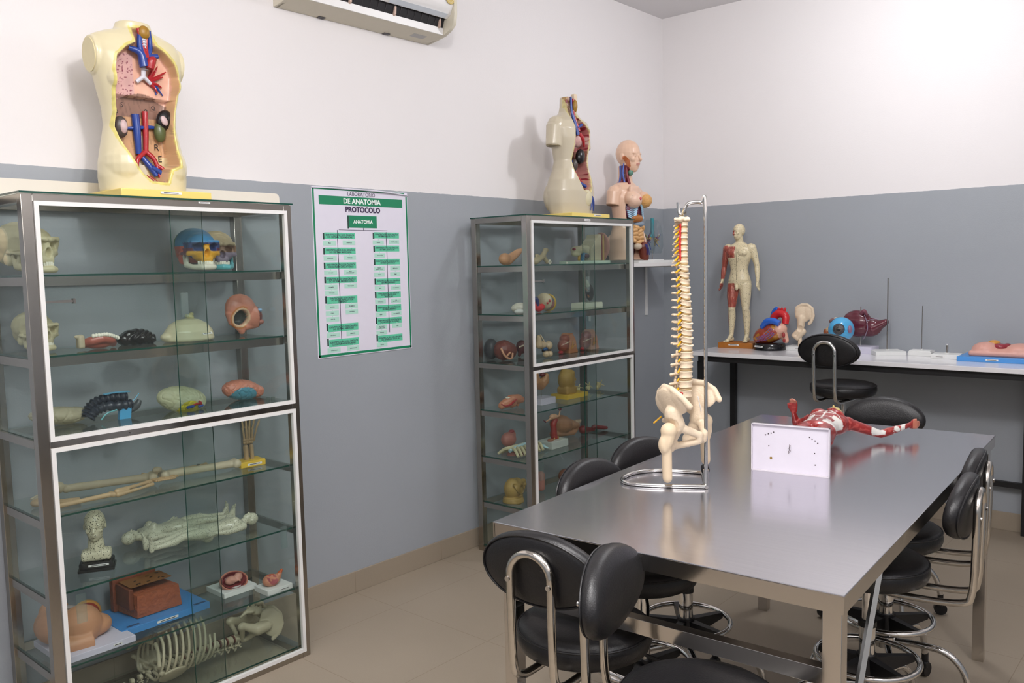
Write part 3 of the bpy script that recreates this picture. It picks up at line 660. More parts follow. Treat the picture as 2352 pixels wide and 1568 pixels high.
GLOSSB = vmat('painted body', 0.28, coat=0.3)
MATTB = vmat('painted model', 0.45)

def torso_mesh(rings, extra, voxel, cavity, deep, colour_in, rim='#d8cb78', skin='#ded0a8', smooth=8, n=96, rimw=0.0045, seed=1.0, p=2.3):
    g = G(); g.loft(rings, n, p)
    extra(g)
    me = remesh(g, voxel, smooth); co = getco(me); no = getno(me)
    d = poly_sd(co[:, [0, 2]], cavity)
    front = (no[:, 1] < 0.25) & (co[:, 1] < 0.02)
    wgt = smooth01(d/0.016)*front
    dy = np.array([deep(x, z) for x, _, z in co])
    newy = co[:, 1]*(1-wgt)+np.maximum(dy, co[:, 1])*wgt
    inn = (d > 0.0025) & front
    cols = fillc(len(co), skin); ci = colour_in(co)
    cols[inn] = ci[inn]
    rm = (d < 0.003) & (d > -rimw*1.6) & front
    rn = nz(co, 60, seed)
    cols[rm] = np.array(lin(rim))*(1+0.25*rn[rm])[:, None]
    co[:, 1] = newy; setco(me, co)
    return paint(me, cols)

# ---- large male torso on the near cabinet
def T1():
    t = thing('torso_model', 'large cream male torso model with open chest and abdomen on the near cabinet', 'anatomical model', (0.222, -3.917, 1.834), PI/2, 'torso models')
    t.location.z = 1.8125
    z0 = 0.026
    link('base', G().box((0.01, -0.02, z0/2+0.0), (0.325, 0.27, z0), bev=0.003), YELP, t)
    sticker(t, (0.02, -0.1565, 0.017), 0.075, 0.008, 'y')
    rings = [(0, 0.145, 0.098, 0, 0), (0.05, 0.150, 0.103, 0, 0), (0.10, 0.147, 0.103, 0, 0), (0.16, 0.135, 0.098, 0, 0), (0.23, 0.121, 0.090, 0, 0), (0.29, 0.124, 0.094, 0, 0), (0.36, 0.138, 0.104, 0, 0), (0.42, 0.150, 0.106, 0, 0.004), (0.465, 0.160, 0.096, 0, 0.008), (0.50, 0.160, 0.082, 0, 0.010), (0.530, 0.145, 0.066, 0, 0.012), (0.548, 0.105, 0.056, 0, 0.014), (0.560, 0.066, 0.050, 0, 0.014), (0.588, 0.056, 0.048, 0, 0.012)]
    def ex(g):
        for s in (-1, 1):
            g.lathe([(0, 0.06), (0.056, 0.06), (0.058, 0.156), (0, 0.158)], 40, M=Matrix.Translation((0, 0.01, 0.468)) @ Matrix.Rotation(s*(PI/2+0.06), 4, 'Y') @ Matrix.Diagonal((1.12, 0.95, 1, 1))); g.ell((s*0.07, -0.055, 0.38), (0.06, 0.045, 0.05)); g.ell((s*0.075, -0.01, 0.09), (0.072, 0.095, 0.09))
    cav = [(-0.030, 0.565), (-0.030, 0.512), (-0.066, 0.490), (-0.101, 0.455), (-0.112, 0.40), (-0.110, 0.33), (-0.106, 0.27), (-0.113, 0.215), (-0.106, 0.178), (-0.078, 0.105), (-0.045, 0.058), (-0.015, 0.032), (0.045, 0.030), (0.060, 0.078), (0.094, 0.092), (0.096, 0.14), (0.092, 0.202), (0.100, 0.267), (0.117, 0.36), (0.120, 0.412), (0.108, 0.450), (0.079, 0.485), (0.044, 0.510), (0.036, 0.565)]
    def deep(x, z):
        if z > 0.49: return -0.02
        if z > 0.33: return -0.024
        return 0.0 if z > 0.1 else -0.012
    def cin(co):
        c = fillc(len(co), '#d8a583'); x, z = co[:, 0], co[:, 2]
        n = nz(co, 35, 3.0)
        up = z > 0.322+0.02*np.cos(x*22); c[up] = lin('#e0ae97')
        lo = ~up; c[lo] = lin('#c79a72')
        lung = up & (x < -0.025) & (x > -0.092) & (z < 0.475); c[lung] = lin('#d3a6a0')
        diaph = (z > 0.262) & lo; c[diaph] = lin('#8f6c5c')
        c[(z < 0.13) & (x > -0.02)] = lin('#dcc79a')
        c[(z < 0.20) & (x > -0.015) & (x < 0.01)] = lin('#d8cdb4')
        edge = (poly_sd(co[:, [0, 2]], cav) < 0.012); c[edge] = lin('#d3ab80')
        c *= (1+0.18*n)[:, None]
        dots = np.array([mnoise.noise(Vector((a*170, 7.1, b*170))) for a, b in co[:, [0, 2]]])
        c[lung & (dots > 0.36)] = lin('#7a2440')
        streak = np.array([mnoise.noise(Vector((a*130+b*30, 2.2, b*18))) for a, b in co[:, [0, 2]]])
        c[lo & (streak > 0.25)] *= 0.78
        return c
    me = torso_mesh(rings, ex, 0.0032, cav, deep, cin, skin='#dcd1ad')
    link('torso_shell', me, GLOSSB, t, (0, 0, z0))
    Z = z0
    def P(x, y, z): return (x, y, z+Z)
    # shoulder cut discs
    for s in (-1, 1):
        link('shoulder_cut', G().lathe([(0, 0.148), (0.050, 0.148), (0.051, 0.1595), (0, 0.160)], 40, M=Matrix.Translation(P(0, 0.01, 0.468)) @ Matrix.Rotation(s*(PI/2+0.06), 4, 'Y') @ Matrix.Diagonal((1.12, 0.95, 1, 1))), mat('cut disc cream', '#ddd1a6', 0.4), t)
    bv = G(); ctube(bv, [P(-0.002, -0.045, 0.56), P(-0.008, -0.05, 0.50), P(-0.002, -0.055, 0.44)], [0.009, 0.010, 0.016]); ctube(bv, [P(0.032, -0.04, 0.56), P(0.030, -0.045, 0.50), P(0.005, -0.055, 0.455)], [0.007, 0.009, 0.014])
    ctube(bv, [P(-0.045, -0.045, 0.49), P(-0.01, -0.055, 0.475), P(0.0, -0.058, 0.43)], [0.008, 0.013, 0.017]); ctube(bv, [P(0.052, -0.05, 0.475), P(0.02, -0.055, 0.465), P(0, -0.055, 0.45)], [0.009, 0.011, 0.012])
    link('neck_vein', bv, BLUEV, t); bv = G()
    ctube(bv, [P(-0.020, -0.01, 0.272), P(-0.018, -0.012, 0.20), P(-0.016, -0.01, 0.135)], [0.014, 0.013, 0.010])
    ctube(bv, [P(-0.05, 0.0, 0.222), P(-0.02, -0.01, 0.225), P(0.03, -0.012, 0.232), P(0.052, -0.008, 0.232)], [0.006, 0.007, 0.007, 0.006])
    ctube(bv, [P(-0.005, -0.012, 0.125), P(0.015, -0.022, 0.095), P(0.035, -0.03, 0.06)], [0.009, 0.011, 0.009]); ctube(bv, [P(0.02, -0.03, 0.09), P(0.05, -0.035, 0.07), P(0.07, -0.04, 0.035)], [0.009, 0.009, 0.008])
    for a in range(7): ctube(bv, [P(0.062, -0.045, 0.06), P(0.062+0.010*math.sin(a*2.1), -0.06, 0.04-0.004*a), P(0.058+0.022*math.sin(a*1.3), -0.075, 0.012+0.006*a)], [0.004, 0.003, 0.002], 8, 6)
    link('abdominal_vein', bv, BLUEV, t); bv = G()
    for d in ((0.06, 0.36), (0.075, 0.345), (0.05, 0.345)): ctube(bv, [P(0.03, -0.025, 0.405), P(0.045, -0.03, 0.385), P(d[0], -0.03, d[1])], [0.005, 0.004, 0.002], 8, 6)
    link('lung_vein', bv, BLUEV, t)
    rv = G(); ctube(rv, [P(-0.012, -0.05, 0.56), P(0.0, -0.05, 0.51), P(0.006, -0.06, 0.46)], [0.006, 0.006, 0.008]); ctube(rv, [P(0.020, -0.05, 0.55), P(0.015, -0.05, 0.50), P(0.012, -0.06, 0.46)], [0.005, 0.005, 0.008])
    ctube(rv, [P(0.035, -0.06, 0.462), P(0.022, -0.066, 0.45), P(0.015, -0.065, 0.425)], [0.010, 0.016, 0.014])
    ctube(rv, [P(0.014, -0.012, 0.285), P(0.012, -0.014, 0.21), P(0.008, -0.014, 0.14)], [0.010, 0.010, 0.009]); ctube(rv, [P(0.006, -0.014, 0.145), P(-0.025, -0.02, 0.115), P(-0.03, -0.024, 0.08)], [0.009, 0.008, 0.005])
    ctube(rv, [P(0.01, -0.014, 0.145), P(0.035, -0.024, 0.115), P(0.045, -0.034, 0.06), P(0.05, -0.04, 0.04)], [0.009, 0.008, 0.006, 0.005]); ctube(rv, [P(0.04, -0.028, 0.10), P(0.06, -0.04, 0.08), P(0.068, -0.045, 0.05)], [0.007, 0.007, 0.007])
    for d in ((0.045, 0.455), (0.06, 0.445), (0.078, 0.41), (0.072, 0.372), (0.055, 0.35), (0.09, 0.43)): ctube(rv, [P(0.022, -0.025, 0.385), P((0.03+d[0])/2, -0.034, (0.39+d[1])/2), P(d[0], -0.032, d[1])], [0.007, 0.005, 0.002], 8, 6)
    for i in range(3): ctube(rv, [P(-0.01+0.01*i, -0.03, 0.06), P(-0.0+0.012*i, -0.045, 0.045), P(0.005+0.014*i, -0.055, 0.03)], [0.0022, 0.002, 0.001], 8, 6)
    link('red_arteries', rv, REDV, t)
    tr = G(); ctube(tr, [P(0.006, -0.048, 0.545), P(0.004, -0.045, 0.45), P(0.002, -0.04, 0.395)], [0.010, 0.009, 0.008]); ctube(tr, [P(0.002, -0.042, 0.40), P(-0.02, -0.034, 0.38)], 0.007, 8); ctube(tr, [P(0.002, -0.042, 0.40), P(0.03, -0.034, 0.38)], 0.007, 8)
    for i in range(14): tr.tube([(0.005+0.0105*math.cos(q), -0.047+0.0105*math.sin(q), 0.54-0.009*i+Z) for q in np.linspace(0, 2*PI, 17)[:-1]], 0.0018, 5, True)
    link('windpipe', tr, mat('pale cartilage', '#cfcdd6', 0.4), t)
    link('larynx', G().ell(P(0.008, -0.052, 0.548), (0.020, 0.014, 0.024)), mat('ochre larynx', '#9b7324', 0.4), t)
    lu = G(); lu.ell(P(-0.062, -0.03, 0.395), (0.036, 0.03, 0.075)).box(P(-0.06, -0.063, 0.395), (0.05, 0.006, 0.11), bev=0.002)
    # kidneys
    kd = remesh(G().ell(P(-0.078, -0.018, 0.222), (0.026, 0.02, 0.038)), 0.003, 3); dent(kd, P(-0.055, -0.012, 0.222), 0.022, (-1, 0, 0), 0.010)
    ko = link('kidney', kd, mat('grey brown kidney', '#4c4440', 0.35, var=0.2), t)
    link('kidney_section', G().ell(P(-0.074, -0.034, 0.222), (0.013, 0.008, 0.024)), mat('kidney inner pink', '#bfa5a4', 0.4, var=0.2, nscale=90), ko)
    k2 = remesh(G().ell(P(0.062, -0.018, 0.218), (0.021, 0.018, 0.037)), 0.003, 3)
    link('kidney', k2, OLIVE, t)
    sp = remesh(G().ell(P(0.080, -0.022, 0.262), (0.030, 0.020, 0.038), (0, 0.4, 0)), 0.003, 3)
    so = link('spleen', sp, BLKO, t); link('spleen_section', G().ell(P(0.070, -0.040, 0.256), (0.012, 0.006, 0.018), (0, -0.5, 0)), mat('spleen pink', '#c8b0b0', 0.4, var=0.3, nscale=120), so)
    # ink letters
    for s, x, z, h in (('S', -0.066, 0.300, 0.016), ('D', -0.088, 0.275, 0.016), ('Q', 0.045, 0.300, 0.016), ('8', 0.018, 0.285, 0.018), ('R', 0.055, 0.165, 0.022), ('E', 0.065, 0.125, 0.022)):
        me2 = text_mesh(s, 0.02, 0.0); c2 = getco(me2); md = (c2.max(0)+c2.min(0))/2; k = h/(c2.max(0)-c2.min(0))[1]
        o_ = np.zeros_like(c2); o_[:, 0] = (c2[:, 0]-md[0])*k+x; o_[:, 2] = (c2[:, 1]-md[1])*k+z+Z; o_[:, 1] = -0.012 if z > 0.2 else -0.004
        setco(me2, o_); link('ink_letter', me2, INK, t)
    return t
T1()

# ---- slim torso on the far cabinet
def T2():
    t = thing('torso_model', 'slim beige torso model with narrow open front on the far cabinet', 'anatomical model', (0.265, -1.45, 1.8125), PI/2, 'torso models')
    z0 = 0.024
    link('base', G().box((0.0, -0.01, z0/2), (0.36, 0.26, z0), bev=0.003), YELP, t); sticker(t, (0.06, -0.1415, 0.015), 0.07, 0.008, 'y')
    rings = [(0, 0.145, 0.09, 0, 0), (0.06, 0.157, 0.105, 0, 0.004), (0.13, 0.160, 0.112, 0, 0.006), (0.19, 0.148, 0.102, 0, 0.004), (0.25, 0.122, 0.085, 0, 0), (0.30, 0.112, 0.078, 0, 0), (0.36, 0.122, 0.085, 0, 0), (0.42, 0.138, 0.092, 0, 0.002), (0.475, 0.150, 0.090, 0, 0.006), (0.515, 0.140, 0.072, 0, 0.012), (0.545, 0.085, 0.055, 0, 0.015), (0.57, 0.055, 0.047, 0, 0.016), (0.60, 0.047, 0.044, 0, 0.014), (0.655, 0.046, 0.043, 0, 0.012)]
    def ex(g):
        for s in (-1, 1):
            g.cap((s*0.110, 0.012, 0.492), (s*0.126, 0.012, 0.45), 0.054, 0.050).cyl((s*0.122, 0.012, 0.49), (s*0.140, 0.012, 0.375), 0.050, 0.044, 32); g.ell((s*0.07, 0.050, 0.10), (0.08, 0.075, 0.10))
    cav = [(-0.052, 0.67), (-0.044, 0.59), (-0.046, 0.53), (-0.052, 0.49), (-0.060, 0.43), (-0.066, 0.35), (-0.075, 0.29), (-0.066, 0.235), (-0.045, 0.185), (-0.02, 0.135), (0.04, 0.11), (0.075, 0.15), (0.085, 0.22), (0.080, 0.29), (0.088, 0.36), (0.10, 0.42), (0.10, 0.46), (0.075, 0.50), (0.04, 0.53), (0.015, 0.55), (0.008, 0.60), (0.012, 0.67)]
    def deep(x, z): return -0.012 if z > 0.50 else 0.010
    def cin(co):
        c = fillc(len(co), '#b97f78'); n = nz(co, 40, 9.0); z = co[:, 2]
        c[z > 0.36] = lin('#b96f6c'); c[(z > 0.30) & (z <= 0.36)] = lin('#8e6352'); c[z < 0.22] = lin('#c58d80'); c[z > 0.52] = lin('#b08f5f')
        s = np.array([mnoise.noise(Vector((a*60, 5.0, b*55))) for a, b in co[:, [0, 2]]]); c[(s > 0.22) & (z > 0.36)] = lin('#d9b9ad'); c[s < -0.32] = lin('#8a2733')
        return c*(1+0.2*n)[:, None]
    me = torso_mesh(rings, ex, 0.0034, cav, deep, cin, skin='#c8bda6', rim='#cdc08a', rimw=0.003)
    link('torso_shell', me, GLOSSB, t, (0, 0, z0))
    def P(x, y, z): return (x, y, z+z0)
    for s in (-1, 1): link('arm_cut', G().cyl(P(s*0.1402, 0.012, 0.3735), P(s*0.1400, 0.012, 0.377), 0.040, n=32), mat('cut grey beige', '#8f8264', 0.5), t)
    bv = G(); ctube(bv, [P(-0.035, -0.035, 0.65), P(-0.035, -0.04, 0.57), P(-0.02, -0.05, 0.50), P(-0.01, -0.06, 0.44)], [0.006, 0.007, 0.011, 0.012]); ctube(bv, [P(0.03, -0.06, 0.50), P(-0.01, -0.06, 0.48)], 0.008, 8)
    link('pelvic_vein', ctube(G(), [P(-0.04, -0.03, 0.30), P(-0.035, -0.03, 0.25), P(0.0, -0.04, 0.19), P(0.05, -0.07, 0.155)], [0.012, 0.012, 0.012, 0.009]), BLUEV, t)
    link('chest_vein', bv, BLUEV, t); bv = G()
    def fy(x): return -0.106*(1-(x/0.157)**2.3)**0.435
    for a in range(4): ctube(bv, [P(0.070, fy(0.070), 0.10), P(0.058+0.014*a, fy(0.058+0.014*a), 0.07), P(0.05+0.018*a, fy(0.05+0.018*a)+0.004, 0.02)], [0.0035, 0.003, 0.002], 8, 6)
    link('thigh_vein', bv, BLUEV, t)
    rv = G(); ctube(rv, [P(-0.022, -0.04, 0.64), P(-0.020, -0.045, 0.55), P(0.0, -0.06, 0.46)], [0.006, 0.006, 0.012]); ctube(rv, [P(0.01, -0.055, 0.45), P(0.03, -0.065, 0.42), P(0.05, -0.06, 0.38)], [0.013, 0.012, 0.005]); ctube(rv, [P(-0.02, -0.03, 0.30), P(-0.015, -0.035, 0.24), P(0.03, -0.05, 0.18)], [0.010, 0.010, 0.008])
    link('red_arteries', rv, REDV, t)
    link('larynx', G().ell(P(-0.015, -0.048, 0.60), (0.016, 0.014, 0.035)), mat('ochre larynx', '#9b7324', 0.4), t)
    link('vertebrae', G().box(P(-0.005, -0.035, 0.64), (0.030, 0.028, 0.055), bev=0.006), BONE, t)
    link('lung_tissue', remesh(G().ell(P(0.02, -0.035, 0.42), (0.035, 0.03, 0.045)).ell(P(-0.03, -0.03, 0.40), (0.022, 0.026, 0.05)), 0.004, 3), mat('rose lung', '#c9a09a', 0.35, var=0.25, nscale=70), t)
    link('spleen', remesh(G().ell(P(0.03, -0.045, 0.325), (0.032, 0.025, 0.045), (0, 0.3, 0)), 0.004, 3), BLKO, t)
    link('kidney', remesh(G().ell(P(-0.02, -0.04, 0.275), (0.020, 0.022, 0.035)), 0.004, 3), mat('grey brown kidney', '#4c4440', 0.35), t)
    link('pubic_wedge', remesh(G().ell(P(0.03, -0.088, 0.09), (0.045, 0.022, 0.05)), 0.005, 3), CREAM, t)
    return t
T2()

# ---- life-like bust with head on the wall shelf
def face_head(g, c, s, fem=True):
    """head primitives, c = head centre, s = head height; front -Y"""
    x, y, z = c
    g.ell((x, y+0.02*s, z+0.10*s), (0.315*s, 0.385*s, 0.40*s)).ell((x, y-0.10*s, z-0.17*s), (0.235*s, 0.27*s, 0.31*s))
    g.ell((x, y-0.19*s, z-0.38*s), (0.11*s, 0.12*s, 0.09*s))
    g.cap((x, y-0.345*s, z+0.02*s), (x, y-0.43*s, z-0.12*s), 0.030*s, 0.045*s)
    g.ell((x, y-0.335*s, z-0.235*s), (0.085*s, 0.06*s, 0.028*s)).ell((x, y-0.32*s, z-0.285*s), (0.07*s, 0.055*s, 0.025*s))
    for q in (-1, 1):
        g.ell((x+q*0.135*s, y-0.315*s, z+0.06*s), (0.075*s, 0.045*s, 0.03*s)); g.ell((x+q*0.16*s, y-0.25*s, z-0.10*s), (0.09*s, 0.09*s, 0.09*s))
        g.ell((x+q*0.13*s, y-0.315*s, z-0.005*s), (0.055*s, 0.035*s, 0.03*s))
        g.ell((x+q*0.31*s, y+0.03*s, z-0.03*s), (0.028*s, 0.07*s, 0.11*s), (0.15, 0, 0))
def bustF():
    t = thing('female_bust_model', 'peach female half figure with head and exposed organs on the wall shelf', 'anatomical model', (0.165, -0.72, WS), PI/2)
    link('base', G().box((0.19, 0.0, 0.009), (0.5, 0.24, 0.018), bev=0.002).box((0.12, 0.02, 0.0205), (0.38, 0.2, 0.005)), WBASE, t)
    z0 = 0.023
    g = G()
    g.loft([(0, 0.145, 0.098, 0, 0), (0.06, 0.150, 0.102, 0, 0), (0.13, 0.145, 0.10, 0, 0), (0.20, 0.118, 0.085, 0, 0), (0.26, 0.110, 0.08, 0, 0), (0.32, 0.120, 0.084, 0, 0), (0.39, 0.132, 0.086, 0, 0.003), (0.44, 0.135, 0.075, 0, 0.008), (0.475, 0.10, 0.056, 0, 0.014), (0.50, 0.052, 0.045, 0, 0.016), (0.54, 0.042, 0.043, 0, 0.014), (0.60, 0.044, 0.045, 0, 0.010)], 48)
    for s in (-1, 1):
        g.cap((s*0.115, 0.012, 0.430), (s*0.130, 0.012, 0.42), 0.048, 0.048).cyl((s*0.132, 0.012, 0.43), (s*0.146, 0.014, 0.345), 0.046, 0.041, 32); g.ell((s*0.066, -0.075, 0.385), (0.050, 0.046, 0.052)); g.ell((s*0.07, 0.055, 0.09), (0.07, 0.06, 0.08))
    face_head(g, (0, -0.012, 0.655), 0.215)
    me = remesh(g, 0.0034, 3); co = getco(me); no = getno(me)
    base = fillc(len(co), '#e4bea4'); x, y, z = co.T
    front = (no[:, 1] < 0.3) & (y < 0.02)
    belly = [(-0.092, 0.0), (-0.075, 0.14), (-0.085, 0.24), (-0.10, 0.32), (-0.10, 0.46), (-0.05, 0.475), (0.10, 0.47), (0.10, 0.3), (0.085, 0.2), (0.085, 0.06), (0.05, 0.0)]
    neck = [(-0.045, 0.475), (-0.046, 0.54), (-0.040, 0.585), (0.0, 0.575), (0.002, 0.475)]
    d = poly_sd(co[:, [0, 2]], belly); w1 = smooth01(d/0.014)*front*(z < 0.345); co[:, 1] = co[:, 1]*(1-w1)+w1*np.maximum(co[:, 1], -0.015)
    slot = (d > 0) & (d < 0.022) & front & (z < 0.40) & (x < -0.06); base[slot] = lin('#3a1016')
    inn = (d > 0.016) & front & (z < 0.345); base[inn] = lin('#6b2f38')
    side = (y < 0.03) & (y > -0.045) & (x < -0.018) & (z > 0.49) & (z < 0.60); n = nz(co, 60, 2)
    base[side] = np.where((n[side] > 0.05)[:, None], np.array(lin('#7c2a33')), np.array(lin('#5a1c26')))
    sb = side & (y > 0.012); base[sb] = lin('#3f59a8')
    cheek = (x < -0.03) & (np.hypot((y+0.034-0.35*(z-0.62))/0.018, (z-0.62)/0.036) < 1); base[cheek] = lin('#b8693f')
    eyes = np.zeros(len(co), bool)
    lips = (y < -0.075) & (np.abs(x) < 0.02) & (z > 0.592) & (z < 0.609); base[lips] = lin('#c98f80')
    setco(me, co); paint(me, base); link('body', me, GLOSSB, t, (0, 0, z0))
    def P(x, y, z): return (x, y, z+z0)
    for s in (-1, 1):
        link('eye', G().ell(P(s*0.028, -0.0805, 0.663), (0.0075, 0.005, 0.0045)), mat('dark eye', '#3b2c2a', 0.2), t)
        link('arm_cut', G().cyl(P(s*0.1465, 0.014, 0.3435), P(s*0.146, 0.014, 0.347), 0.037, n=32), mat('arm cut tan', '#a37c5e', 0.5), t)
    link('thyroid_cartilage', remesh(G().ell(P(-0.015, -0.038, 0.555), (0.018, 0.018, 0.024)), 0.004, 2), mat('green cartilage', '#5e8a7a', 0.4), t)
    link('neck_vein', ctube(G(), [P(-0.041, -0.005, 0.61), P(-0.046, 0.0, 0.55), P(-0.05, -0.014, 0.49)], 0.006), mat('periwinkle vein', '#4a63b5', 0.3), t)
    link('neck_muscle', ctube(G(), [P(-0.035, -0.02, 0.595), P(-0.038, -0.024, 0.54), P(-0.03, -0.038, 0.48)], [0.006, 0.010, 0.009]), mat('dark red muscle', '#7a1f2a', 0.35), t)
    # chest plate with breast
    cp = remesh(G().ell(P(-0.055, -0.086, 0.375), (0.056, 0.052, 0.052)).box(P(-0.045, -0.080, 0.415), (0.095, 0.03, 0.10), bev=0.01), 0.004, 6)
    co2 = getco(cp)
    pl = link('breast_plate', cp, mat('breast skin', '#e6c1aa', 0.35, coat=0.2), t)
    link('nipple', G().ell(P(-0.057, -0.137, 0.38), (0.010, 0.006, 0.010)), mat('nipple rose', '#c4525e', 0.4), pl)
    lb = remesh(G().ell(P(0.062, -0.088, 0.375), (0.045, 0.052, 0.047)), 0.004, 2); c3 = getco(lb); c3 += getno(lb)*(0.002*nz(c3, 90, 4))[:, None]; setco(lb, c3)
    link('breast_tissue', lb, mat('fat tissue ochre', '#d9a664', 0.5, bump=0.5, bscale=200), t)
    rb = G()
    for i in range(6):
        for s in (-1, 1):
            zz = 0.335-0.013*i
            ctube(rb, [P(s*0.088, -0.045-0.004*i, zz+0.002), P(s*0.055, -0.082, zz-0.010), P(s*0.012+s*0.004*i, -0.092, zz+0.020)], [0.0045, 0.0050, 0.0045], 12, 6)
    link('ribs', rb, mat('pale blue rib', '#a9cde4', 0.35), t)
    link('lung', remesh(G().ell(P(-0.05, -0.042, 0.32), (0.042, 0.035, 0.055)).ell(P(0.05, -0.042, 0.32), (0.042, 0.035, 0.055)), 0.005, 2), mat('purple lung', '#7d4258', 0.35), t)
    link('liver', remesh(G().ell(P(-0.01, -0.075, 0.26), (0.06, 0.032, 0.028)), 0.004, 2), mat('orange brown liver', '#a8692f', 0.3), t)
    link('stomach', remesh(G().ell(P(0.02, -0.070, 0.225), (0.055, 0.03, 0.022)), 0.004, 2), mat('grey blue stomach', '#8090a0', 0.3), t)
    it = G(); pts = []
    for r_ in range(5):
        zz = 0.205-0.022*r_
        xs = np.linspace(-0.055, 0.055, 6) if r_ % 2 == 0 else np.linspace(0.055, -0.055, 6)
        pts += [P(float(xx), -0.078+0.010*math.sin(i*2.4+r_), zz+0.006*math.sin(i*1.9)) for i, xx in enumerate(xs)]
    ctube(it, pts, 0.0125, 120, 10); link('intestine', it, mat('tan intestine', '#d3a670', 0.35), t)
    link('bladder', remesh(G().ell(P(0.0, -0.075, 0.085), (0.035, 0.028, 0.022)), 0.004, 2), mat('pale bladder', '#c9b9a4', 0.35), t)
    link('thigh_muscle', remesh(G().cap(P(0.06, -0.078, 0.085), P(0.072, -0.080, 0.012), 0.034, 0.030), 0.004, 2), mat('brown thigh muscle', '#6e3326', 0.35, var=0.3, nscale=90), t)
    for i in range(3): link('vein', ctube(G(), [P(0.035+0.012*i, -0.108, 0.10), P(0.045+0.012*i, -0.114, 0.07), P(0.05+0.016*i, -0.112, 0.03)], 0.002, 10, 6), BLUEV, t)
bustF()
def lungs():
    t = thing('lung_model', 'clear plastic lung pair with teal windpipe beside the female bust', 'anatomical model', (0.155, -0.405, WS+0.0235), PI/2)
    LG = glass_mat('clear lung plastic', (0.86, 0.89, 0.91), 0.5, 0.08)
    link('rod', G().cyl((0, 0, 0), (0, 0, 0.06), 0.004), CHROME, t)
    for s in (-1, 1):
        me = remesh(G().loft([(0.04, 0.022, 0.04, s*0.045, 0), (0.09, 0.036, 0.05, s*0.050, 0), (0.16, 0.036, 0.048, s*0.050, 0), (0.22, 0.028, 0.038, s*0.046, 0), (0.265, 0.015, 0.02, s*0.042, 0)], 24), 0.005, 6)
        link('lung_shell', me, LG, t)
        random.seed(5+s)
        for m_, c_ in ((BLUEV, 0), (mat('yellow bronchus', '#b59a3e', 0.4), 1), (mat('dull red vessel', '#8a3a44', 0.4), 2)):
            g = G()
            for i in range(8):
                a = random.uniform(-1.2, 1.2); zz = random.uniform(0.05, 0.2)
                ctube(g, [(s*0.018, 0, 0.15), (s*0.045, 0.012*math.sin(i), 0.13+0.2*(zz-0.13)), (s*(0.045+0.025*math.cos(a)), 0.03*math.sin(a*2+c_), zz)], [0.004, 0.003, 0.0012], 8, 5)
            link('branching_vessels', g, m_, t)
    g = G(); ctube(g, [(0, 0, 0.275), (0, 0, 0.17)], 0.0115, 6, 14); ctube(g, [(0, 0, 0.175), (-0.02, 0, 0.15)], 0.008, 6); ctube(g, [(0, 0, 0.175), (0.02, 0, 0.15)], 0.008, 6)
    link('windpipe', g, mat('teal windpipe', '#2f8c97', 0.3), t)
lungs()

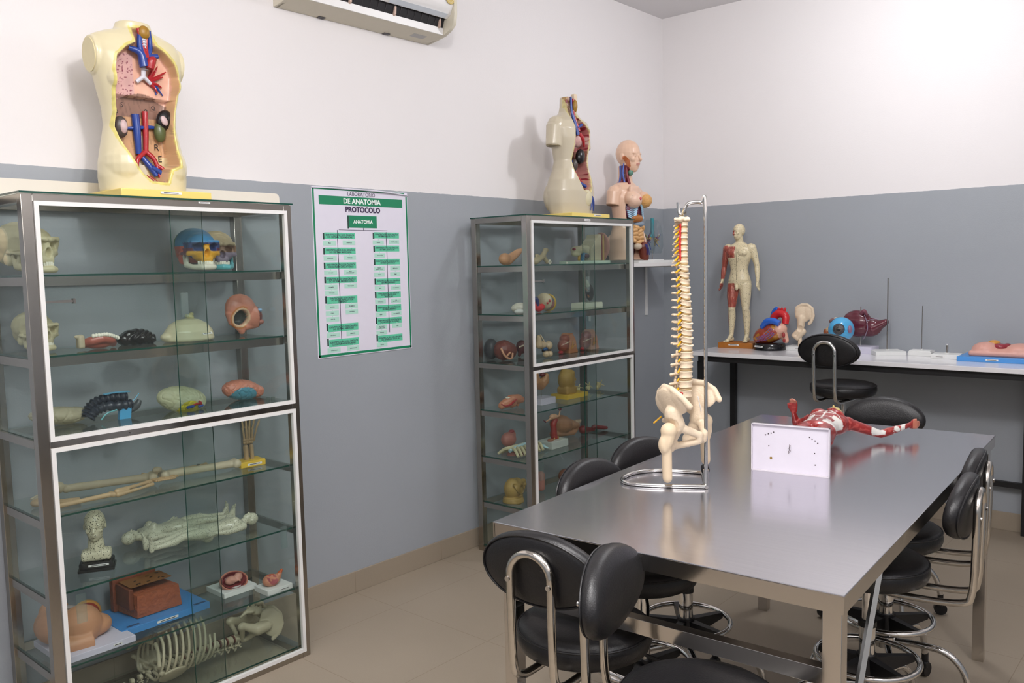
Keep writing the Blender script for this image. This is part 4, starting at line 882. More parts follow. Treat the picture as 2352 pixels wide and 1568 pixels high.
# ------------------------------------------------------------------ small human figures
def human(H, voxel=0.0026, armL=None, armR=None, hips=1.0, chest=1.0, head_turn=0.0, legs=None, fem=False, smooth=2):
    """standing figure, feet at z=0, facing -Y; arm = [shoulder, elbow, wrist, hand direction]"""
    g = G(); s = H
    rg = [(.455, .060, .050, 0, .004), (.485, .088, .062, 0, .004), (.53, .094*hips, .066, 0, .004), (.575, .080, .058, 0, .002), (.615, .072, .054, 0, 0), (.66, .080, .058, 0, 0), (.71, .102*chest, .068, 0, 0), (.76, .112*chest, .070, 0, .002), (.80, .106*chest, .058, 0, .006), (.828, .066, .042, 0, .008), (.845, .035, .034, 0, .008)]
    g.loft([(z*s, a*s, b*s, cx*s, cy*s) for z, a, b, cx, cy in rg], 36)
    g.cap((0, .008*s, .83*s), (0, -.002*s, .885*s), .034*s, .031*s)
    hd = G(); face_head(hd, (0, 0, 0), .142)
    M = Matrix.Translation((0, -0.008*s, 0.930*s)) @ Matrix.Rotation(head_turn, 4, 'Z') @ Matrix.Diagonal((s, s, s, 1))
    bmesh.ops.transform(hd.b, matrix=M, verts=hd.b.verts); tm = bpy.data.meshes.new('t'); hd.b.to_mesh(tm); g.b.from_mesh(tm); bpy.data.meshes.remove(tm)
    for q in (-1, 1):
        g.ell((q*.042*s, -.050*s, .755*s), (.045*s, .026*s, (.034)*s)); g.ell((q*.042*s, .045*s, .50*s), (.046*s, .040*s, .05*s))
        if fem: g.ell((q*.042*s, -.068*s, .745*s), (.032*s, .030*s, .030*s))
        g.ell((q*.098*s, .004*s, .790*s), (.038*s, .040*s, .044*s))
        lg = (legs or {}).get(q) or [(q*.050, .004, .485), (q*.052, -.004, .39), (q*.052, -.006, .285), (q*.053, .010, .205), (q*.052, .012, .055)]
        lr = [.054, .046, .031, .032, .0185]
        for i in range(4): g.cap([v*s for v in lg[i]], [v*s for v in lg[i+1]], lr[i]*s, lr[i+1]*s)
        g.ell([(lg[2][0])*s, (lg[2][1]-.012)*s, lg[2][2]*s], (.026*s, .022*s, .028*s))
        ax, ay, az = lg[4]
        g.cap((ax*s, (ay+.012)*s, (az-.033)*s), ((ax+q*.008)*s, (ay-.075)*s, (az-.040)*s), .021*s, .016*s); g.cap((ax*s, ay*s, az*s), ((ax+q*.004)*s, (ay-.05)*s, (az-.030)*s), .019*s, .016*s)
        for k in range(5): g.cap(((ax+q*(.020-.007*k*0)+(-q)*(k-1)*.0085)*s, (ay-.080)*s, (az-.044)*s), ((ax+q*.020-q*(k-1)*.0085)*s, (ay-.105+.005*k)*s, (az-.046)*s), .0065*s, .006*s, 8)
        A = (armR if q < 0 else armL) or [(q*.108, .006, .795), (q*.135, .014, .645), (q*.150, -.012, .515), (0, -.1, -1)]
        sh, el, wr, hdn = [Vector(v) for v in A]
        g.cap(sh*s, (sh*.45+el*.55)*s, .034*s, .028*s).cap((sh*.45+el*.55)*s, el*s, .028*s, .021*s).cap(el*s, (el*.7+wr*.3)*s, .022*s, .023*s).cap((el*.7+wr*.3)*s, wr*s, .023*s, .0135*s)
        hdn = hdn.normalized(); sd = Vector((0, 1, 0)) if abs(hdn.y) < 0.8 else Vector((1, 0, 0)); sd = (sd-hdn*sd.dot(hdn)).normalized(); nn = hdn.cross(sd)
        pc = wr+hdn*.030
        for k in range(4):
            b0 = wr+hdn*.010+sd*(k-1.5)*.007; b1 = wr+hdn*.048+sd*(k-1.5)*.0105
            g.cap(b0*s, b1*s, .0095*s, .0085*s, 8)
            L = (.030, .036, .033, .025)[k]; m1 = b1+hdn*L*.55+nn*.002*q; m2 = m1+hdn*L*.45+nn*.008*q
            g.cap(b1*s, m1*s, .0068*s, .006*s, 8).cap(m1*s, m2*s, .006*s, .0052*s, 8)
        tb = wr+hdn*.016-sd*.012; t1_ = tb+hdn*.018-sd*.016; t2_ = t1_+hdn*.018-sd*.003
        g.cap(tb*s, t1_*s, .0085*s, .0075*s, 8).cap(t1_*s, t2_*s, .007*s, .0058*s, 8)
    return remesh(g, voxel, smooth)
def inkline(parent, pts, r=0.0007): return link('ink_line', G().tube(pts, r, 5), INK, parent)
ACU = vmat('acupuncture figure paint', 0.35, coat=0.15, dots=0.21, dscale=150, dcol='#5a5346')
def acuman():
    t = thing('acupuncture_figure', 'standing acupuncture man with red muscle side on a wooden base on the bench', 'figure', (0.668, -0.165, BH), 0.10)
    link('base', G().box((0, 0, 0.018), (0.235, 0.15, 0.036), bev=0.002), mat('orange wood base', '#a5641f', 0.4, var=0.15, nscale=25), t)
    sticker(t, (-0.01, -0.0765, 0.022), 0.07, 0.009, 'y')
    H = 0.775
    legs = {1: [(.050, .004, .485), (.055, -.004, .39), (.058, -.008, .285), (.062, .012, .205), (.064, .012, .055)], -1: [(-.050, .004, .485), (-.056, -.012, .39), (-.060, -.016, .285), (-.064, .0, .205), (-.070, .0, .055)]}
    aL = [(.110, .006, .795), (.150, .012, .640), (.162, -.008, .520), (0.1, -.15, -1)]; aR = [(-.110, .006, .795), (-.140, .022, .640), (-.155, .010, .52), (-.15, -.1, -1)]
    me = human(H, 0.0027, aL, aR, head_turn=-0.45, legs=legs)
    co = getco(me)/H; x, y, z = co.T
    c = fillc(len(co), '#d6c9a6'); n = nz(co, 45, 1.0)
    red = ((x < -.018) & (z > .715) & (z < .81) & (y < .02)) | ((x < -.088) & (z > .535) & (z < .82)) | ((x < .0) & (z > .295) & (z < .50) & ~((x > -.02) & (z > .46))) | ((x < -.085) & (z > .12) & (z < .27)) | ((x < -.02) & (z > .90) & (z < .945) & (y < -.02))
    st_ = np.array([mnoise.noise(Vector((a*90, b*90, cc*14))) for a, b, cc in co])
    rc = np.where((st_ > 0.12)[:, None], np.array(lin('#b5705f')), np.array(lin('#9c4a3e')))
    c[red] = rc[red]; c *= (1+0.08*n)[:, None]
    paint(me, c); b = link('body', me, ACU, t, (0, 0, 0.036))
    Z = 0.036
    inkline(t, [(-0.004, -0.0535*1.0, 0.80*H+Z), (0, -0.0545, 0.72*H+Z), (0, -0.046, 0.62*H+Z), (0, -0.052, 0.53*H+Z)])
    link('genitals', remesh(G().ell((0, -0.048, .465*H+Z), (0.011, 0.012, 0.020)), 0.002, 1), mat('figure cream', '#d6c9a6', 0.35), t)
acuman()
def lyingfig(loc, rz, H, lab, fem):
    legs = {1: [(.050, .004, .485), (.052, -.012, .39), (.052, -.020, .285), (.053, .006, .205), (.052, .012, .055)], -1: [(-.050, .004, .485), (-.052, -.006, .39), (-.052, -.008, .285), (-.053, .010, .205), (-.052, .012, .055)]}
    me = human(H, 0.0021, None, None, hips=1.05 if fem else 1.0, legs=legs, fem=fem, smooth=2)
    me2 = paint(me, fillc(len(me.vertices), '#c3c2ac'))
    o = link('acupuncture_figure', me2, vmat('small figure paint', 0.3, coat=0.2, dots=0.22, dscale=230, dcol='#333430'), None, loc, (-PI/2, 0, rz))
    return tag(o, lab, 'figure', 'lying acupuncture figures')
# lying on the back: head direction = +Y rotated by rz
lyingfig((0.075, -3.555, 0.534+0.032), PI, 0.455, 'white acupuncture figure lying on its back, head towards the black based bust', True)
lyingfig((0.215, -3.985, 0.534+0.030), -0.02, 0.455, 'white acupuncture figure lying in front, head at the right end of the shelf', False)
def acubust():
    t = thing('acupuncture_bust', 'cream acupuncture head on a black base on the glass shelf beside the lying figures', 'bust', (0.205, -4.155, 0.532), PI/2-0.5); t.scale = (0.86,)*3
    link('base', G().box((0, 0, 0.006), (0.135, 0.098, 0.012), bev=0.003).box((0, 0, 0.024), (0.125, 0.09, 0.026), bev=0.006), BLKB, t); sticker(t, (0.01, -0.0455, 0.026), 0.075, 0.008, 'y')
    g = G().box((0, 0.004, 0.058), (0.112, 0.07, 0.042), bev=0.012).cap((0, 0.004, 0.08), (0, 0.002, 0.13), 0.034, 0.027)
    face_head(g, (0, 0, 0.178), 0.128)
    me = paint(remesh(g, 0.0026, 2), fillc(1, '#cfc9ae')); link('head', me, vmat('bust paint', 0.35, dots=0.30, dscale=170, dcol='#4a463a'), t)
acubust()

# ---- muscle figure lying on the steel table
def muscle():
    H = 0.68; cz = 0.074
    t = thing('muscle_figure', 'red muscle figure lying on its back on the steel table with its white base upright', 'figure', (2.121, -2.778, TABH), 0, rot=(-PI/2, 0, 0.150))
    # local: z = along body, -y = up, table plane at y = 0
    aL = [(.108, .006, .795), (.245, .072, .925), (.365, .040, 1.085), (.62, 0.02, .75)]
    aR = [(-.108, .006, .795), (-.185, .045, .850), (-.190, -.035, .800), (0.0, -1, -0.15)]
    me = human(H, 0.0032, aL, aR, chest=1.04, smooth=2)
    co = getco(me)/H; x, y, z = co.T
    st_ = np.array([mnoise.noise(Vector((a*26, b*70, cc*60))) for a, b, cc in co])
    c = np.where((st_ > 0.20)[:, None], np.array(lin('#a8453f')), np.array(lin('#8c2422')))
    W = np.array(lin('#d9d6d0'))
    up = y < -0.01
    # abdomen plate, tendons
    ab = up & (np.abs(x) < .045) & (z < .70) & (z > .50); c[ab] = np.array(lin('#8c2422'))
    wh = up & (((z < .685) & (z > .645) & (np.abs(x) > .045)) | ((z > .50) & (z < .60) & (np.abs(x) > .03))); c[wh] = W
    sid = (np.abs(x) > .06) & (y > -.035) & (y < .02) & (z > .52) & (z < .69); c[sid] = W
    c[up & (np.abs(x) < .0035) & (z > .50) & (z < .80)] = W
    for zz in (.55, .60, .65, .70): c[up & (np.abs(z-zz-0.25*np.abs(x)) < .0032) & (np.abs(x) < .05) & (z < .73)] = W
    c[up & (np.abs(z-.735+0.8*(np.abs(x)-.03)**1) < .003) & (np.abs(x) > .01) & (np.abs(x) < .09)] = W
    hand = (x > .385) | ((y < -.095)); c[hand & (np.abs(x) > .1)] = np.array(lin('#b9705a'))
    wr = (x > .335) & (x < .352); c[wr] = W
    ten = (x > .305) & (x < .335) & (st_ > 0.0); c[ten] = W
    c[(x > .21) & (x < .27) & (y < .072) & (z < .93)] = W
    hy = (z > .88) & (x > -.012) & (x < .06) & (y < .01); c[hy] = np.array(lin('#cdb56c')); c[hy & (z < .905)] = np.array(lin('#8c2422')); c[(z > .93) & (x < 0.0) & (z < .96) & (y < -.02)] = np.array(lin('#4f9a7c'))
    nk = (z > .83) & (z < .875) & (y < -.01) & (x > 0) & (st_ > .0); c[nk] = np.array(lin('#62a08c'))
    paint(me, c); link('body', me, vmat('muscle paint', 0.28, coat=0.3), t, (0, -cz, 0.012))
    bs = link('base', G().box((0, -0.0775, -0.002), (0.245, 0.155, 0.006), bev=0.001), mat('worn white plate', '#d9d3de', 0.4, var=0.03), t)
    rim = G().bb((-0.1225, -0.155, -0.012), (0.1225, -0.1515, 0.001)).bb((-0.1225, -0.0035, -0.012), (0.1225, 0, 0.001)).bb((-0.1225, -0.155, -0.012), (-0.119, 0, 0.001)).bb((0.119, -0.155, -0.012), (0.1225, 0, 0.001))
    link('rim', rim, mat('worn white rim', '#d3cdd4', 0.4, var=0.08, nscale=60), bs)
    h = G()
    for hx, hy_ in ((-0.078, -0.118), (-0.069, -0.122), (-0.060, -0.125), (-0.052, -0.129), (0.060, -0.122), (0.068, -0.117), (0.077, -0.112), (0.085, -0.105), (0.076, -0.072), (0.078, -0.035), (-0.067, -0.083)): h.cyl((hx, hy_, -0.0048), (hx, hy_, -0.0055), 0.0021, n=12)
    link('screw_hole', h, mat('dark hole', '#3d3138', 0.6), bs)
    sc = G()
    for i in range(7): sc.tube([(-0.002+0.002*math.sin(i), -0.082+0.004*i-0.01, -0.006-0.001*math.cos(i)), (0.004*math.cos(i*1.7), -0.080+0.004*i-0.01, -0.012)], 0.0009, 5)
    link('bolt', sc, mat('rusty bolt', '#4a3531', 0.6), bs)
    ru = G().cyl((-0.060, -0.044, -0.0048), (-0.060, -0.044, -0.0062), 0.0042, n=12)
    link('rust_stain', ru, mat('rust', '#8a6a22', 0.7, var=0.3, nscale=200), bs)
    # loose arm muscle block by the shoulder
    return t
muscle()
# ------------------------------------------------------------------ spine on its stand
def vert_bm(w, h, dpt, sp, tp, cerv=False):
    """one vertebra, body centre at origin, front -Y, spinous process to +Y"""
    g = G(); prof = [(0, -h/2), (w*.9, -h/2), (w, -h*.42), (w*.86, 0), (w, h*.42), (w*.9, h/2), (0, h/2)]
    g.lathe(prof, 20, M=Matrix.Diagonal((1, dpt, 1, 1)))
    yb = w*dpt
    for s in (-1, 1):
        g.cap((s*w*.62, yb*.75, h*.12), (s*w*.60, yb*1.45, 0), w*.20, w*.22, 8)
        g.cap((s*w*.60, yb*1.40, 0), (s*w*(1.0+tp), yb*(1.55), h*.05), w*.22, w*.17, 8)
        g.cap((s*w*.55, yb*1.45, -h*.5), (s*w*.55, yb*1.42, h*.55), w*.20, w*.20, 8)
        g.cap((s*w*.55, yb*1.45, 0), (0, yb*1.95, -h*.1), w*.20, w*.20, 8)
    g.cap((0, yb*1.9, -h*.05), (0, yb*1.9+sp, -h*.35), w*.22, w*.17, 8).cap((0, yb*1.9+sp*.6, -h*.2), (0, yb*1.9+sp, -h*.45), w*.20, w*.20, 8)
    return g.mesh('vertebra')
def ilium(g, s, k=1.0, o=(0, 0, 0)):
    def P(x, y, z): return (o[0]+s*x*k, o[1]+y*k, o[2]+z*k)
    # wing
    for (x, y, z, a, b, c, r) in ((.066, .012, .060, .012, .048, .050, .25), (.074, -.020, .066, .011, .034, .036, .35), (.056, .040, .058, .012, .030, .036, .15)):
        g.ell(P(x, y, z), (a*k, b*k, c*k), (0, s*(r+.15), s*0.25))
    g.chain([P(.078, -.062, .060), P(.088, -.040, .086), P(.084, -.008, .104), (P(.066, .030, .108)), P(.046, .058, .088), P(.034, .066, .062)], [v*k for v in (.009, .009, .009, .009, .010, .011)])
    g.cap(P(.070, .0, .035), P(.062, -.004, .0), .024*k, .028*k)
    g.cap(P(.062, -.004, -.005), P(.048, .022, -.055), .024*k, .015*k).ell(P(.046, .024, -.064), (.015*k, .018*k, .022*k))
    g.cap(P(.060, -.012, -.005), P(.014, -.052, -.030), .014*k, .010*k).cap(P(.012, -.052, -.030), P(.012, -.050, -.048), .011*k, .010*k)
    g.cap(P(.014, -.048, -.050), P(.044, .015, -.066), .009*k, .011*k)
def sacrum(g, k=1.0, o=(0, 0, 0)):
    def P(x, y, z): return (o[0]+x*k, o[1]+y*k, o[2]+z*k)
    g.ell(P(0, .030, .062), (.040*k, .022*k, .022*k)).ell(P(0, .048, .036), (.032*k, .016*k, .028*k)).ell(P(0, .060, .006), (.022*k, .012*k, .026*k)).cap(P(0, .062, -.015), P(0, .046, -.046), .010*k, .005*k)
    for i in range(4): g.ell(P(0, .062+.006*i, .055-.020*i), (.006*k, .008*k, .008*k))
def spine():
    ax, ay = 1.925, -3.115
    t = thing('spine_model', 'life size spine and pelvis model with femur stumps hanging from the chrome stand', 'anatomical model', (ax, ay, TABH), PI/2-0.05)
    M = BONE; zt = 0.805
    hs = [.016]*7+[.0185]*5+[.0195]*7+[.026]*5
    tot = sum(hs); k0 = 0.530/tot; z = zt
    def cur(f):   # sagittal curve: negative y = forward
        return -0.012+0.005*math.sin(f*PI*2.1+0.5)
    protos = {'c': vert_bm(.0125, .012, .85, .014, .75), 't': vert_bm(.0150, .0150, .95, .016, .70), 'l': vert_bm(.0215, .0205, .80, .014, .55)}
    z -= 0.004
    for i, h in enumerate(hs):
        hh = h*k0; zc = z-hh/2; f = (zt-zc)/0.53
        typ = 'c' if i < 7 else 't' if i < 19 else 'l'
        sc = {'c': 1+.05*(i-3)/3, 't': .90+.022*(i-7), 'l': .96+.02*(i-19)}[typ]
        v = link('vertebra', protos[typ], M, t, (0, cur(f), zc), (0.25 if typ == 't' else 0.0, 0, 0), (sc*1.12, sc*1.10, sc*0.99))
        if i > 0:
            r = {'c': .0115, 't': .0145, 'l': .0205}[typ]*sc
            link('disc', G().lathe([(0, -.0032), (r*.95, -.0032), (r*1.03, 0), (r*.95, .0032), (0, .0032)], 20, M=Matrix.Diagonal((1, .85, 1, 1))), DISC, t, (0, cur(f), z), (0, 0, 0))
            ln = .020 if typ != 'l' else .012
            x0 = {'c': .013, 't': .013, 'l': .016}[typ]
            for s in (-1, 1):
                link('nerve', G().cap((s*x0*.6, .013*sc, .004), (s*(x0+ln*.75), .012*sc, -.004 if i % 3 else -.008), .0032, .0028, 8), NERVE, t, (0, cur(f), z))
            if typ == 'c':
                for s in (-1, 1): link('artery', G().cap((s*.014, .004, -.006), (s*.0145, .004, .009), .0028, .0028, 8), BRRED, t, (0, cur(f), z))
        z -= hh
    # atlas with wide wings
    at = G()
    for s in (-1, 1): at.cap((s*.012, .002, 0), (s*.036, .006, .002), .0075, .0055).cap((s*.012, .002, 0), (s*.010, .022, -.002), .006, .005).ell((s*.013, .0, .004), (.009, .012, .007))
    at.cap((-.010, -.010, 0), (.010, -.010, 0), .005, .005).cap((-.010, .022, 0), (.010, .022, 0), .005, .006).cap((0, .022, 0), (0, .028, -.004), .006, .005)
    link('atlas', remesh(at, .002, 2), M, t, (0, cur(0)+0.002, zt-0.001))
    zp = z-0.072
    g = G(); sacrum(g, 1.0, (0, -.012, zp)); link('sacrum', remesh(g, .0028, 3), M, t)
    for s in (-1, 1):
        g = G(); ilium(g, s, 1.05, (0, -.012, zp)); me = remesh(g, .0026, 5)
        dent(me, (s*.094, -.016, zp-.004), .030, (-s, 0, 0), .012)
        h = link('hip_bone', me, M, t)
        fm = G().ell((s*.100, -.016, zp-.012), .0245).cap((s*.100, -.016, zp-.018), (s*.108, -.014, zp-.046), .022, .020).ell((s*.112, -.010, zp-.052), (.020, .019, .030)).cap((s*.106, -.012, zp-.062), (s*(.102 if s < 0 else .112), -.012, 0.045 if s < 0 else 0.060), .0155, .0145)
        mf = remesh(fm, .0028, 4); link('femur_stump', mf, mat('femur bone plastic', '#d9c3a4', 0.5, var=0.06), t)
    link('label_tag', G().cap((0.030, -.035, zp+.075), (0.040, -.040, zp+.030), .0015), STICK, t)
    link('slipped_disc', G().cap((-.019, -.004, zp+.092), (-.021, -.012, zp+.090), .0042, .004), BRRED, t)
    link('tail_nerve', G().cap((-.02, .064, zp+.010), (-.038, .078, zp-.008), .003, .0025).cap((.02, .064, zp+.010), (.034, .078, zp-.008), .003, .0025), NERVE, t)
    link('hanging_loop', G().tube([(-.008, cur(0), zt+.002), (-.008, cur(0), zt+.026), (-.004, cur(0), zt+.032), (.004, cur(0), zt+.032), (.008, cur(0), zt+.026), (.008, cur(0), zt+.002)], .0012, 6), mat('brass wire', '#8b7a55', 0.35, 0.8), t)
    # stand
    s_ = thing('spine_stand', 'chrome stand with looped foot and hooked pole carrying the spine model', 'stand', (1.988, -3.089, TABH), 0)
    def W(x, y, z): return (x-1.988, y+3.089, z)
    r = .0062
    loop = [W(1.998, -3.106, r), W(1.90, -3.165, r), W(1.815, -3.205, r), W(1.765, -3.200, r), W(1.735, -3.150, r), W(1.735, -3.075, r), W(1.78, -3.010, r), W(1.85, -2.975, r), W(1.905, -2.955, r)]
    link('foot_loop', G().tube(bez(loop, 90), r, 12), CHROME, s_)
    link('cross_bar', G().tube([W(2.003, -3.112, r), W(1.905, -2.955, r)], .0055, 12), CHROME, s_)
    link('socket', G().cyl(W(1.992, -3.095, .002), W(1.992, -3.095, .055), .0085, n=16), CHROME, s_)
    ztop = .853
    hook = [W(1.992, -3.095, .02), W(1.992, -3.095, .40), W(1.992, -3.095, ztop-.02), W(1.980, -3.097, ztop), W(1.955, -3.103, ztop+.002), W(1.938, -3.108, ztop-.004), W(1.930, -3.112, ztop-.026), W(1.922, -3.115, ztop-.032), W(1.916, -3.117, ztop-.022), W(1.915, -3.118, ztop+.004)]
    link('hook_pole', G().tube(bez(hook, 90), .0056, 12), CHROME, s_)
    link('locking_knob', G().cyl(W(1.958, -3.038, .045), W(1.975, -3.066, .045), .013, n=10).cyl(W(1.975, -3.066, .045), W(1.992, -3.095, .045), .006, n=10), BLACKP, s_)
spine()

# ------------------------------------------------------------------ models on the bench
def heart():
    t = thing('heart_model', 'large red heart model with blue and red vessels on a round black base', 'heart model', (0.905, -0.215, BH), 0)
    link('base', G().lathe([(0, 0), (.100, 0), (.100, .012), (.092, .040), (.085, .044), (0, .044)], 48), BLKB, t)
    sticker(t, (-.035, -.094, .026), .070, .010, 'y', rot=(-.18, 0, -.36))
    g = G().ell((-.012, 0, .098), (.098, .078, .060), (0, -.30, 0)).ell((.03, -.01, .12), (.070, .070, .062)).ell((-.06, -.005, .075), (.05, .055, .042))
    me = remesh(g, .004, 5); co = getco(me)
    c = fillc(len(co), '#98402c'); n = nz(co, 18, 2); n2 = nz(co, 60, 5)
    c[n > .18] = lin('#b37a2f'); c *= (1+.22*n2)[:, None]; c[co[:, 0] > .075] = lin('#cf9d86')
    link('ventricles', paint(me, c), vmat('heart paint', 0.2, coat=0.4), t)
    au = remesh(G().ell((.070, -.02, .135), (.048, .05, .040)).ell((-.02, .02, .165), (.030, .03, .022)).cap((.085, -.01, .12), (.108, -.01, .065), .028, .020).cap((.0, .03, .17), (-.04, .03, .15), .020, .012), .004, 4)
    link('atria', au, mat('pale pink atrium', '#d9a893', 0.25, coat=0.3), t)
    link('vein_opening', G().ell((.108, -.045, .10), (.010, .012, .016)).ell((.112, -.045, .065), (.008, .011, .014)), mat('dark red opening', '#9a3030', 0.3), t)
    link('aorta', ctube(G(), [(.02, .01, .15), (.02, .015, .205), (.055, .015, .232), (.095, .01, .215), (.100, .0, .165)], [.022, .024, .026, .024, .020], 30, 16), BRRED, t)
    k = G()
    for a in (.045, .065, .085): k.cap((a, .012, .240), (a+.008, .01, .262), .010, .008)
    link('aortic_branches', k, BRRED, t)
    link('pulmonary_artery', ctube(G(), [(-.035, -.045, .145), (.0, -.055, .180), (.045, -.062, .188), (.088, -.062, .172)], [.016, .021, .021, .019], 24, 16), BRBLUE, t)
    link('vena_cava', ctube(G(), [(.0, .03, .20), (.012, .03, .235), (.035, .025, .262)], [.015, .017, .017], 14, 14), BRBLUE, t)
    for m_, sd in ((mat('thin blue vein', '#5d6fb4', 0.3), 1), (mat('thin red artery', '#b23b30', 0.3), 2)):
        random.seed(sd); cv = G()
        from mathutils.bvhtree import BVHTree
        bv = BVHTree.FromPolygons([v.co for v in me.vertices], [list(p.vertices) for p in me.polygons])
        for i in range(7):
            a0 = random.uniform(-.3, .3); pts = []
            for j in range(8):
                q = Vector((.05-.02*j+.004*i, -.11, .14-.012*j+.022*math.sin(j*.8+i*1.3+sd)-.008*i))
                h_, nn, _, _ = bv.find_nearest(q)
                if h_ is not None: pts.append(h_+nn*.001)
            if len(pts) > 3: ctube(cv, pts, [.0022, .0012], 16, 5)
        link('coronary_vessels', cv, m_, t)
heart()
def hipmodel():
    t = thing('hip_bone_model', 'single ivory hip bone on a white base behind the heart model', 'bone model', (1.075, -.135, BH), 0)
    link('base', G().box((0, 0, .012), (.17, .13, .024), bev=.002), WBASE, t); sticker(t, (.01, -.066, .014), .06, .007, 'y')
    link('rod', G().cyl((-.008, 0, .02), (-.008, 0, .10), .013, .012), BONE, t)
    g = G().ell((.012, 0, .225), (.052, .014, .052), (0, .2, .2)).ell((.040, 0, .235), (.032, .012, .045)).cap((.0, 0, .20), (-.005, 0, .135), .028, .022).cap((-.005, 0, .130), (-.048, -.012, .090), .018, .012).cap((-.048, -.012, .090), (-.020, -.01, .072), .012, .014).cap((-.020, -.01, .075), (.012, 0, .115), .014, .020)
    g.chain([(-.036, 0, .235), (-.030, 0, .268), (.0, 0, .285), (.040, 0, .285), (.070, 0, .262), (.078, 0, .215), (.062, 0, .178), (.050, 0, .165)], [.008, .009, .009, .009, .009, .009, .011, .010])
    me = remesh(g, .0035, 3); dent(me, (.0, -.025, .135), .022, (0, 1, 0), .014); link('hip_bone', me, BONE, t)
hipmodel()
def kneem():
    t = thing('knee_joint_model', 'small tan knee joint with brown ligaments behind the tall stool back', 'bone model', (1.235, -.115, BH), 0)
    link('base', G().box((0, 0, .01), (.10, .09, .02), bev=.002), WBASE, t)
    link('rod', G().cyl((0, 0, .02), (0, 0, .06), .003), CHROME, t)
    link('shin_bone', remesh(G().cap((0, 0, .06), (0, 0, .11), .010, .014), .003, 2), BONE3, t)
    link('thigh_bone', remesh(G().cap((.004, 0, .135), (.048, 0, .195), .012, .009).ell((.004, 0, .130), (.020, .017, .015)), .003, 2), BONE3, t)
    link('bone_opening', G().tube([(.050+.008*math.cos(q), -.006, .199+.008*math.sin(q)) for q in np.linspace(0, 2*PI, 17)[:-1]], .003, 6, True), BONE, t)
    link('ligament', remesh(G().ell((-.008, -.004, .118), (.017, .015, .020)).ell((.016, -.004, .122), (.010, .012, .014)), .003, 2), mat('brown ligament', '#8a4a26', 0.4), t)
kneem()
def liver():
    t = thing('liver_model', 'dark maroon liver model on a rod above a white base beside the eye model', 'liver model', (1.44, -.125, BH), 0)
    link('base', G().box((.0, 0, .02), (.17, .14, .040), bev=.002), LBASE, t); sticker(t, (-.01, -.071, .02), .07, .007, 'y')
    link('rod', G().cyl((-.002, 0, .04), (-.002, 0, .278), .0035), CHROME, t)
    g = G().ell((-.02, 0, .205), (.095, .055, .082), (0, .1, 0)).ell((.055, 0, .185), (.09, .040, .058), (0, -.05, 0)).cap((.08, 0, .18), (.170, 0, .218), .042, .020)
    me = remesh(g, .004, 6); co_ = getco(me); co_[:, 2] -= .03; co_[:, 0] = np.where(co_[:, 0] > .03, .03+(co_[:, 0]-.03)*.82, co_[:, 0]); setco(me, co_); link('lobes', me, mat('maroon liver', '#5d2330', 0.18, var=0.08, coat=0.3), t)
    link('ligament', ctube(G(), [(.032, -.040, .23), (.047, -.045, .195), (.054, -.045, .15), (.042, -.046, .11), (.028, -.040, .085)], .0022, 20, 6), mat('grey lilac ligament', '#8d7f92', 0.4), t)
    link('ligament', ctube(G(), [(.047, -.042, .195), (.08, -.038, .206), (.11, -.028, .208)], .0020, 16, 6), mat('grey lilac ligament', '#8d7f92', 0.4), t)
    link('gall_vessel', ctube(G(), [(.010, -.03, .235), (.030, -.04, .252), (.042, -.03, .232)], [.010, .013, .009], 12, 10), mat('maroon vessel', '#7a4250', 0.3), t)
liver()
def eye():
    t = thing('eye_model', 'sky blue eyeball model with dark pupil in front of the maroon liver', 'eye model', (1.385, -.30, BH), 0)
    link('base', G().box((0, 0, .01), (.13, .12, .02), bev=.002), WBASE, t)
    link('rod', G().cyl((0, 0, .02), (0, 0, .09), .004), CHROME, t)
    c = Vector((0, 0, .150)); e = link('eyeball', G().ell(c, .074, n=40), mat('sky blue sclera', '#4aa6d8', 0.2, var=0.03, coat=0.4), t)
    d = Vector((.13, -.97, .10)).normalized(); M = Matrix.Translation(c) @ d.to_track_quat('Z', 'Y').to_matrix().to_4x4()
    link('iris', G().lathe([(0, .066), (.030, .066), (.0295, .0735), (0, .0765)], 32, M=M), mat('brown iris', '#4b4540', 0.35, var=0.4, nscale=250), e)
    link('pupil', G().lathe([(0, .070), (.014, .070), (.013, .0772), (0, .0778)], 24, M=M), BLKO, e)
    link('cornea', G().lathe([(.031, .064), (.030, .075), (.022, .084), (.012, .0885), (0, .090)], 32, M=M), glass_mat('cornea plastic', (.95, .95, .95), 1.0), e)
    link('iris_ring', G().lathe([(.0285, .064), (.034, .064), (.033, .0705), (.029, .0745)], 32, M=M), mat('dark ring', '#2c2a33', 0.3), e)
    link('seam', G().tube([(.0735*math.cos(q), .0735*math.sin(q), .150) for q in np.linspace(0, 2*PI, 49)[:-1]], .0007, 6, True), mat('seam blue', '#276a93', 0.4), e)
    link('eye_muscle', remesh(G().ell((.062, -.035, .155), (.014, .018, .024)), .003, 2), mat('faded red muscle', '#8d6b86', 0.35), t)
    link('eye_muscle', remesh(G().ell((-.052, -.012, .202), (.018, .024, .012), (0, -.7, 0)), .003, 2), mat('brown red muscle', '#704a44', 0.35), t)
eye()
def baserod(name, lab, x, y, sz, rodh, rr, rz=0, two=False):
    t = thing(name, lab, 'stand', (x, y, BH), rz, 'empty model stands on the bench')
    g = G().box((0, 0, .0125), (sz[0], sz[1], .025), bev=.002)
    link('base', g, WBASE, t)
    if two: link('base_plate', G().box((0, 0, .0285), (sz[0]-.01, sz[1]-.01, .007)), WBASE, t)
    z0 = .032 if two else .025
    link('rod', G().cyl((0, 0, z0), (0, 0, z0+rodh), rr, n=12), STEELD, t); link('ferrule', G().cyl((0, 0, z0), (0, 0, z0+.006), rr*2.2, n=14), WBASE, t)
    return t
